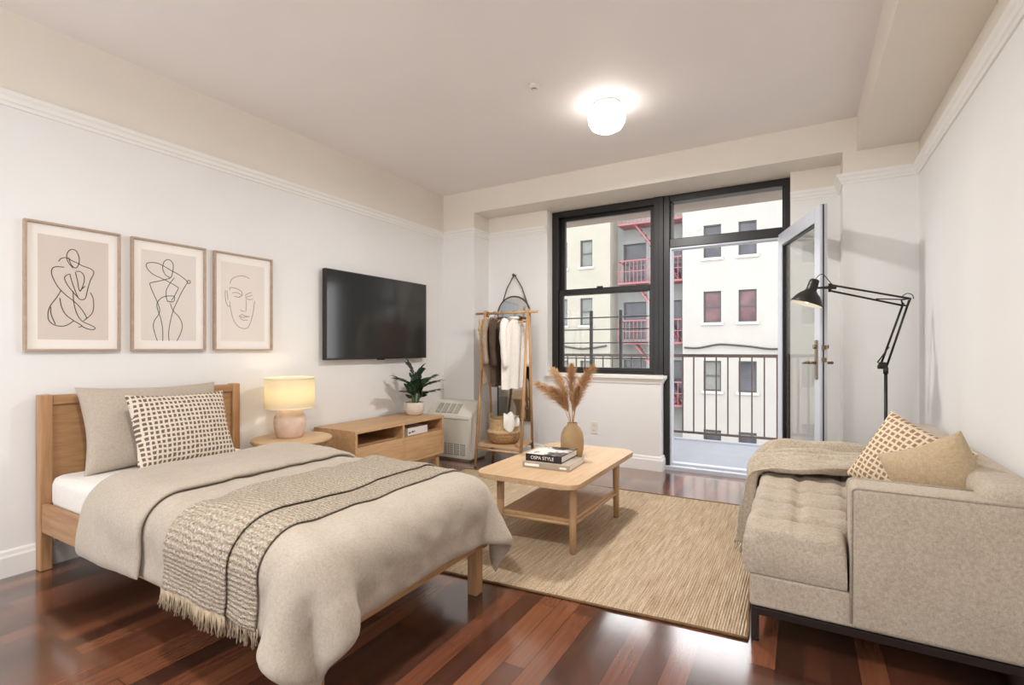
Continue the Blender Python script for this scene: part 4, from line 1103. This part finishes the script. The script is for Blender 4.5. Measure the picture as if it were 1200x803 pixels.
def prof(t, n, a0, a1, r):
    """positions along one axis with dense rounded ends: returns (coord, drop)"""
    return None
xs_ = np.concatenate([cu0+r_*(1-np.cos(np.linspace(0, PI/2, 8)))[:-1], np.linspace(cu0+r_, cu1, nx_)])
ys_ = np.concatenate([cv0+r_*(1-np.cos(np.linspace(0, PI/2, 8)))[:-1], np.linspace(cv0+r_, cv1-r_, ny_), cv1-r_*(1-np.cos(np.linspace(PI/2, 0, 8)))[1:]])
for x in xs_:
    row = []
    for y in ys_:
        ex = max(0, (cu0+r_-x)/r_); ey = max(0, (cv0+r_-y)/r_, (y-cv1+r_)/r_)
        q = min(1, math.hypot(ex, ey)); drop = r_*(1-math.sqrt(max(0, 1-q*q)))
        ox = -.008*math.sin(PI*.5)*0
        row.append((x, y, cushion_top(x, y)-drop*1.0-.012*max(0, 1-min(y-cv0, cv1-y)/.2)*0))
    G.append(row)
for i, x in enumerate(xs_):            # notch beside the arm
    for j, y in enumerate(ys_):
        if y < SY0+.152 and x > .138-.035:
            q = min(1, (x-.103)/.035); p = G[i][j]
            zz = p[2]-.035*(1-math.sqrt(max(0, 1-q*q)))
            if x > .138: zz = max(cb, zz-(x-.138)*3)
            G[i][j] = (min(x, .138), y, zz)
b = MB(); b.grid(G)
def skirt(line, outx, outy):
    rows = []
    for k in range(9):
        f = k/8; bl = .010*math.sin(PI*f)
        ln_ = len(line); fd = [min(1, q/8, (ln_-1-q)/8) for q in range(ln_)]
        rows.append([(p[0]+outx*bl*k_, p[1]+outy*bl*k_, p[2]*(1-f)+cb*f) for p, k_ in zip(line, fd)])
    b.grid(rows)
skirt([G[0][j] for j in range(len(ys_))], -1, 0); skirt([G[i][0] for i in range(len(xs_))], 0, -1); skirt([G[i][-1] for i in range(len(xs_))], 0, 1)
b.build('seat_cushion', M['sofa'], so, weld=1e-5)
b = MB()
b.tube([(-.184, SY0+.010, .378), (.134, SY0+.010, .378)], .0028, 6).tube([(-.192, SY0+.02, .378), (-.192, SY1-.03, .378)], .0028, 6)
b.build('seam_piping', M['sofa'], so)
b = MB()
for kx in (1, 2, 3):
    for ky in range(0, 6):
        x, y = -.195+.185*kx, 2.245+.24*ky
        MB().lathe([(0, .006), (.007, .004), (.010, 0), (.007, -.004), (0, -.005)], (x, y, cushion_top(x, y)), 12).build('tufting_button', M['sofa'], so)
b = MB(); b.box(-.166, .655, SY0+.004, SY0+.03, .100, .128, .002).box(-.166, -.14, SY0+.03, SY1-.01, .100, .128, .002).box(-.166, .655, SY1-.036, SY1-.01, .100, .128, .002).box(.63, .655, SY0+.03, SY1-.036, .100, .128, .002)
b.build('metal_rail', M['legmetal'], so)
for x in (-.166, .63):
    for y in (SY0+.004, SY1-.036): MB().box(x, x+.026, y, y+.026, 0, .101, .002).build('leg', M['legmetal'], so)

pillow('throw_cushion', (.385, 2.66, .612), (.74, -.50, -.40), (.46, .06, .88), .335, .345, .25, M['check2'],
       'cream cushion with a grid of brown square dots on the chaise sofa', 'cushion', 'cushions on the chaise sofa', seed=3)
pillow('throw_cushion', (.445, 2.445, .600), (.78, -.42, .44), (-.40, .25, .88), .30, .30, .21, M['tan_linen'],
       'plain tan cushion slumped against the arm of the chaise sofa', 'cushion', 'cushions on the chaise sofa', seed=8)

# blanket over the far end of the seat
path = [(.40, .452), (.30, .454), (.20, .454), (.10, .454), (.0, .454), (-.10, .452), (-.150, .447), (-.186, .430), (-.200, .405), (-.206, .33), (-.214, .25), (-.226, .17), (-.238, .10)]
pp_ = [Vector((x, 0, z)) for x, z in path]; cv_ = smoothpts(pp_, 6); ns = len(cv_); nw = 60
G = []; NN = []
for i, c in enumerate(cv_):
    t = (cv_[min(i+1, ns-1)]-cv_[max(i-1, 0)]).normalized(); n = Vector((-t.z, 0, t.x)); n = -n if n.z < -.2 or (abs(n.z) <= .2 and n.x > 0) else n
    f = i/(ns-1); hang = max(0, (f-.55)/.45)
    y0 = 2.96-.04*math.sin(f*5)-.20*hang; y1 = 3.66+.02*math.sin(f*7)-.28*hang
    row = []
    for j in range(nw+1):
        v = j/nw; y = y0+(y1-y0)*v
        a = .010*math.sin(v*27+2.2*math.sin(f*3.2)+.6)+.007*math.sin(v*46+f*7+2)+.016*nz((f*1.4, v*6, 1), 1.6, 3)+.009*nz((f*5, v*18, 1), 1.6, 5)
        a = .004+max(0, a*2.4+.022)*(1+.2*hang)
        row.append(tuple(Vector((c.x, y, c.z))+n*a+Vector((0, .010*nz((f*3, v*3, 0), 2, 9), 0))))
    G.append(row)
Pn = np.array(G); Nn = normals(Pn)
if Nn[5, 30, 2] < 0: Nn = -Nn
bl, O = shell('throw_blanket', Pn, Nn, .007, .002, M['blanket'], None, .02, .011, .012)
tag(bl, 'rumpled oatmeal blanket draped over the far end of the chaise sofa', 'throw')
fringe(edge_pts(O, 1, 2)[:0]+[O[-2, int(k)] for k in np.linspace(1, nw-1, 34)], .06, M['blanket'], bl, r=.003)

# ------------------------------------------------------------------ floor lamp
fl = thing('floor_lamp', 'black jointed floor lamp standing behind the chaise sofa', 'floor lamp', (.458, 3.90, 0))
MB().lathe([(0, 0), (.115, 0), (.118, .006), (.112, .016), (.03, .022), (.016, .035), (0, .035)], (.458, 3.90, 0), 40).build('base', M['blackmetal'], fl)
MB().tube([(.458, 3.90, .02), (.458, 3.90, .965)], .0095, 14).build('pole', M['blackmetal'], fl)
J0 = Vector((.440, 3.90, .995)); J1 = Vector((.557, 3.845, 1.390)); J2 = Vector((.150, 3.63, 1.478)); HD = Vector((.085, 3.602, 1.476))
b = MB(); b.tube([(.458, 3.90, .945), (.458, 3.90, .985)], .014, 14); b.box(.415, .468, 3.888, 3.912, .975, 1.0, .004); b.box(.420, .462, 3.884, 3.916, .99, 1.018, .005)
b.build('bracket', M['blackmetal'], fl)
dx = Vector((.030, 0, -.006))
b = MB(); b.tube([J0-dx*.3, J1-dx*.6+Vector((0, 0, -.01))], .0062, 8).build('lower_arm', M['blackmetal'], fl)
b = MB(); b.tube([J0+dx*.75, J1+dx*.35+Vector((0, 0, .012))], .0062, 8).build('lower_arm', M['blackmetal'], fl)
b = MB(); pts = [J0+Vector((-.022, -.008, .012)).lerp(J1-J0, 0)]
b.tube([J0+Vector((-.026, -.01, .02)), J0.lerp(J1, .30)+Vector((-.004, -.01, 0))], .0038, 8).build('spring', M['steel_dark'], fl)
uz = Vector((0, 0, 1))
b = MB(); b.tube([J1+uz*.018+Vector((.012, 0, 0)), J2+uz*.016], .0062, 8).build('upper_arm', M['blackmetal'], fl)
b = MB(); b.tube([J1-uz*.024+Vector((-.02, 0, 0)), J2-uz*.020], .0062, 8).build('upper_arm', M['blackmetal'], fl)
b = MB(); b.tube([J1+uz*.012+Vector((-.012, 0, 0)), J1.lerp(J2, .40)-uz*.018], .0038, 8).build('spring', M['steel_dark'], fl)
b = MB()
b.tube([J1+Vector((-.022, -.010, -.022)), J1+Vector((-.030, -.010, .012)), J1+Vector((.016, -.010, .016)), J1+Vector((0, -.010, -.026)), J1+Vector((-.022, -.010, -.022))], .0065, 8)
b.tube(smoothpts([J1+Vector((-.03, -.008, .026)), J1+Vector((-.005, -.008, .048)), J1+Vector((.022, -.008, .040)), J1+Vector((.030, -.008, .014))], 4), .0028, 6)
b.build('elbow', M['blackmetal'], fl)
b = MB(); b.tube([J2+uz*.024, J2-uz*.028], .009, 10).tube([J2+Vector((.03, .015, 0)), J2, HD], [.012, .011, .006], 10)
b.build('head_joint', M['blackmetal'], fl)
ax_ = Vector((-.30, -.06, -.95)).normalized()
SC = HD+Vector((-.030, -.006, .0))
rot = ax_.to_track_quat('Z', 'Y').to_matrix().to_4x4(); SM = Matrix.Translation(SC) @ rot
MB().lathe([(0, -.058), (.020, -.056), (.027, -.048), (.029, -.02), (.030, .012), (.036, .022), (.056, .040), (.076, .066), (.088, .092), (.092, .102), (.0895, .102), (.085, .092), (.073, .066), (.053, .042), (.034, .026), (0, .022)], (0, 0, 0), 40, M=SM).build('lamp_shade', M['blackmetal'], fl)
MB().lathe([(.0885, .101), (.0845, .091), (.0725, .065), (.0525, .041), (.033, .0245), (0, .0205)], (0, 0, 0), 40, M=Matrix.Translation(ax_*.0015) @ SM).build('shade_lining', plain('white_enamel', rgb(240, 236, 226), .5), fl)
M['bulb2'] = emit('desk_bulb', (1, .93, .82, 1), 2.2)
MB().lathe([(0, .022), (.014, .024), (.028, .048), (.032, .066), (.024, .086), (0, .094)], (0, 0, 0), 24, M=SM).build('bulb', M['bulb2'], fl)
MB().tube(smoothpts([SC-ax_*.055, SC-ax_*.075+Vector((.02, 0, .008)), SC+Vector((.065, .01, .075)), J2+Vector((.012, .01, .02)), J2+Vector((.05, .03, .008))], 6), .0026, 6).build('cord', M['blackmetal'], fl)

# ------------------------------------------------------------------ ceiling fittings, socket
def ceiling_light(x, y, label):
    la = bpy.data.lights.new('added_downlight', 'AREA'); la.shape = 'DISK'; la.size = .16; la.energy = LAMP_DOWN; la.color = (1, .98, .955)  # extra disk lamp added below the dome to send more light down
    lo_ = bpy.data.objects.new('added_downlight', la); C.objects.link(lo_); lo_.location = (x, y, H-.192)
    t = thing('ceiling_light', label, 'ceiling light', (x, y, H))
    MB().lathe([(0, 0), (.088, 0), (.094, -.012), (.092, -.040), (.080, -.046), (0, -.046)], (x, y, H), 48).build('canopy', M['trimw'], t)
    MB().lathe([(.082, -.040), (.090, -.050), (.112, -.066), (.123, -.092), (.120, -.125), (.100, -.160), (.062, -.181), (0, -.188)], (x, y, H), 48).build('glass_dome', M['dome'], t)
M['dome'] = emit('lit_opal_glass', (1, .96, .89, 1), LAMP_CEIL)
ceiling_light(-1.131, 3.222, 'lit mushroom-shaped opal ceiling light in front of the window')
ceiling_light(-1.131, .55, 'added opal ceiling light brightening the front of the room, out of the picture')  # second fitting, added out of view to brighten the room
sd_ = thing('smoke_detector', 'small round white detector on the ceiling beside the lit ceiling light', 'detector', (-1.441, 2.767, H))
MB().lathe([(0, 0), (.036, 0), (.038, -.008), (.030, -.014), (.016, -.020), (.014, -.030), (0, -.032)], (-1.441, 2.767, H), 28).build('body', M['white_plastic'], sd_)
MB().lathe([(.0155, -.021), (.0165, -.025), (.0150, -.028)], (-1.441, 2.767, H), 20).build('sensor_ring', M['slot'], sd_)
ol = thing('wall_socket', 'white double wall socket low on the wall under the window', 'socket', (-1.725, DR, .30))
MB().box(-1.760, -1.690, DR-.006, DR, .285, .40, .003).build('cover_plate', M['white_plastic'], ol)
b = MB()
for z in (.318, .367):
    for dx_ in (-.009, .007): b.box(-1.725+dx_, -1.725+dx_+.003, DR-.0068, DR-.0058, z-.006, z+.006)
    b.lathe([(0, 0), (.003, 0), (.003, .0008), (0, .0008)], (-1.725, DR-.0066, z-.012), 10)
b.build('socket_slots', M['slot'], ol)
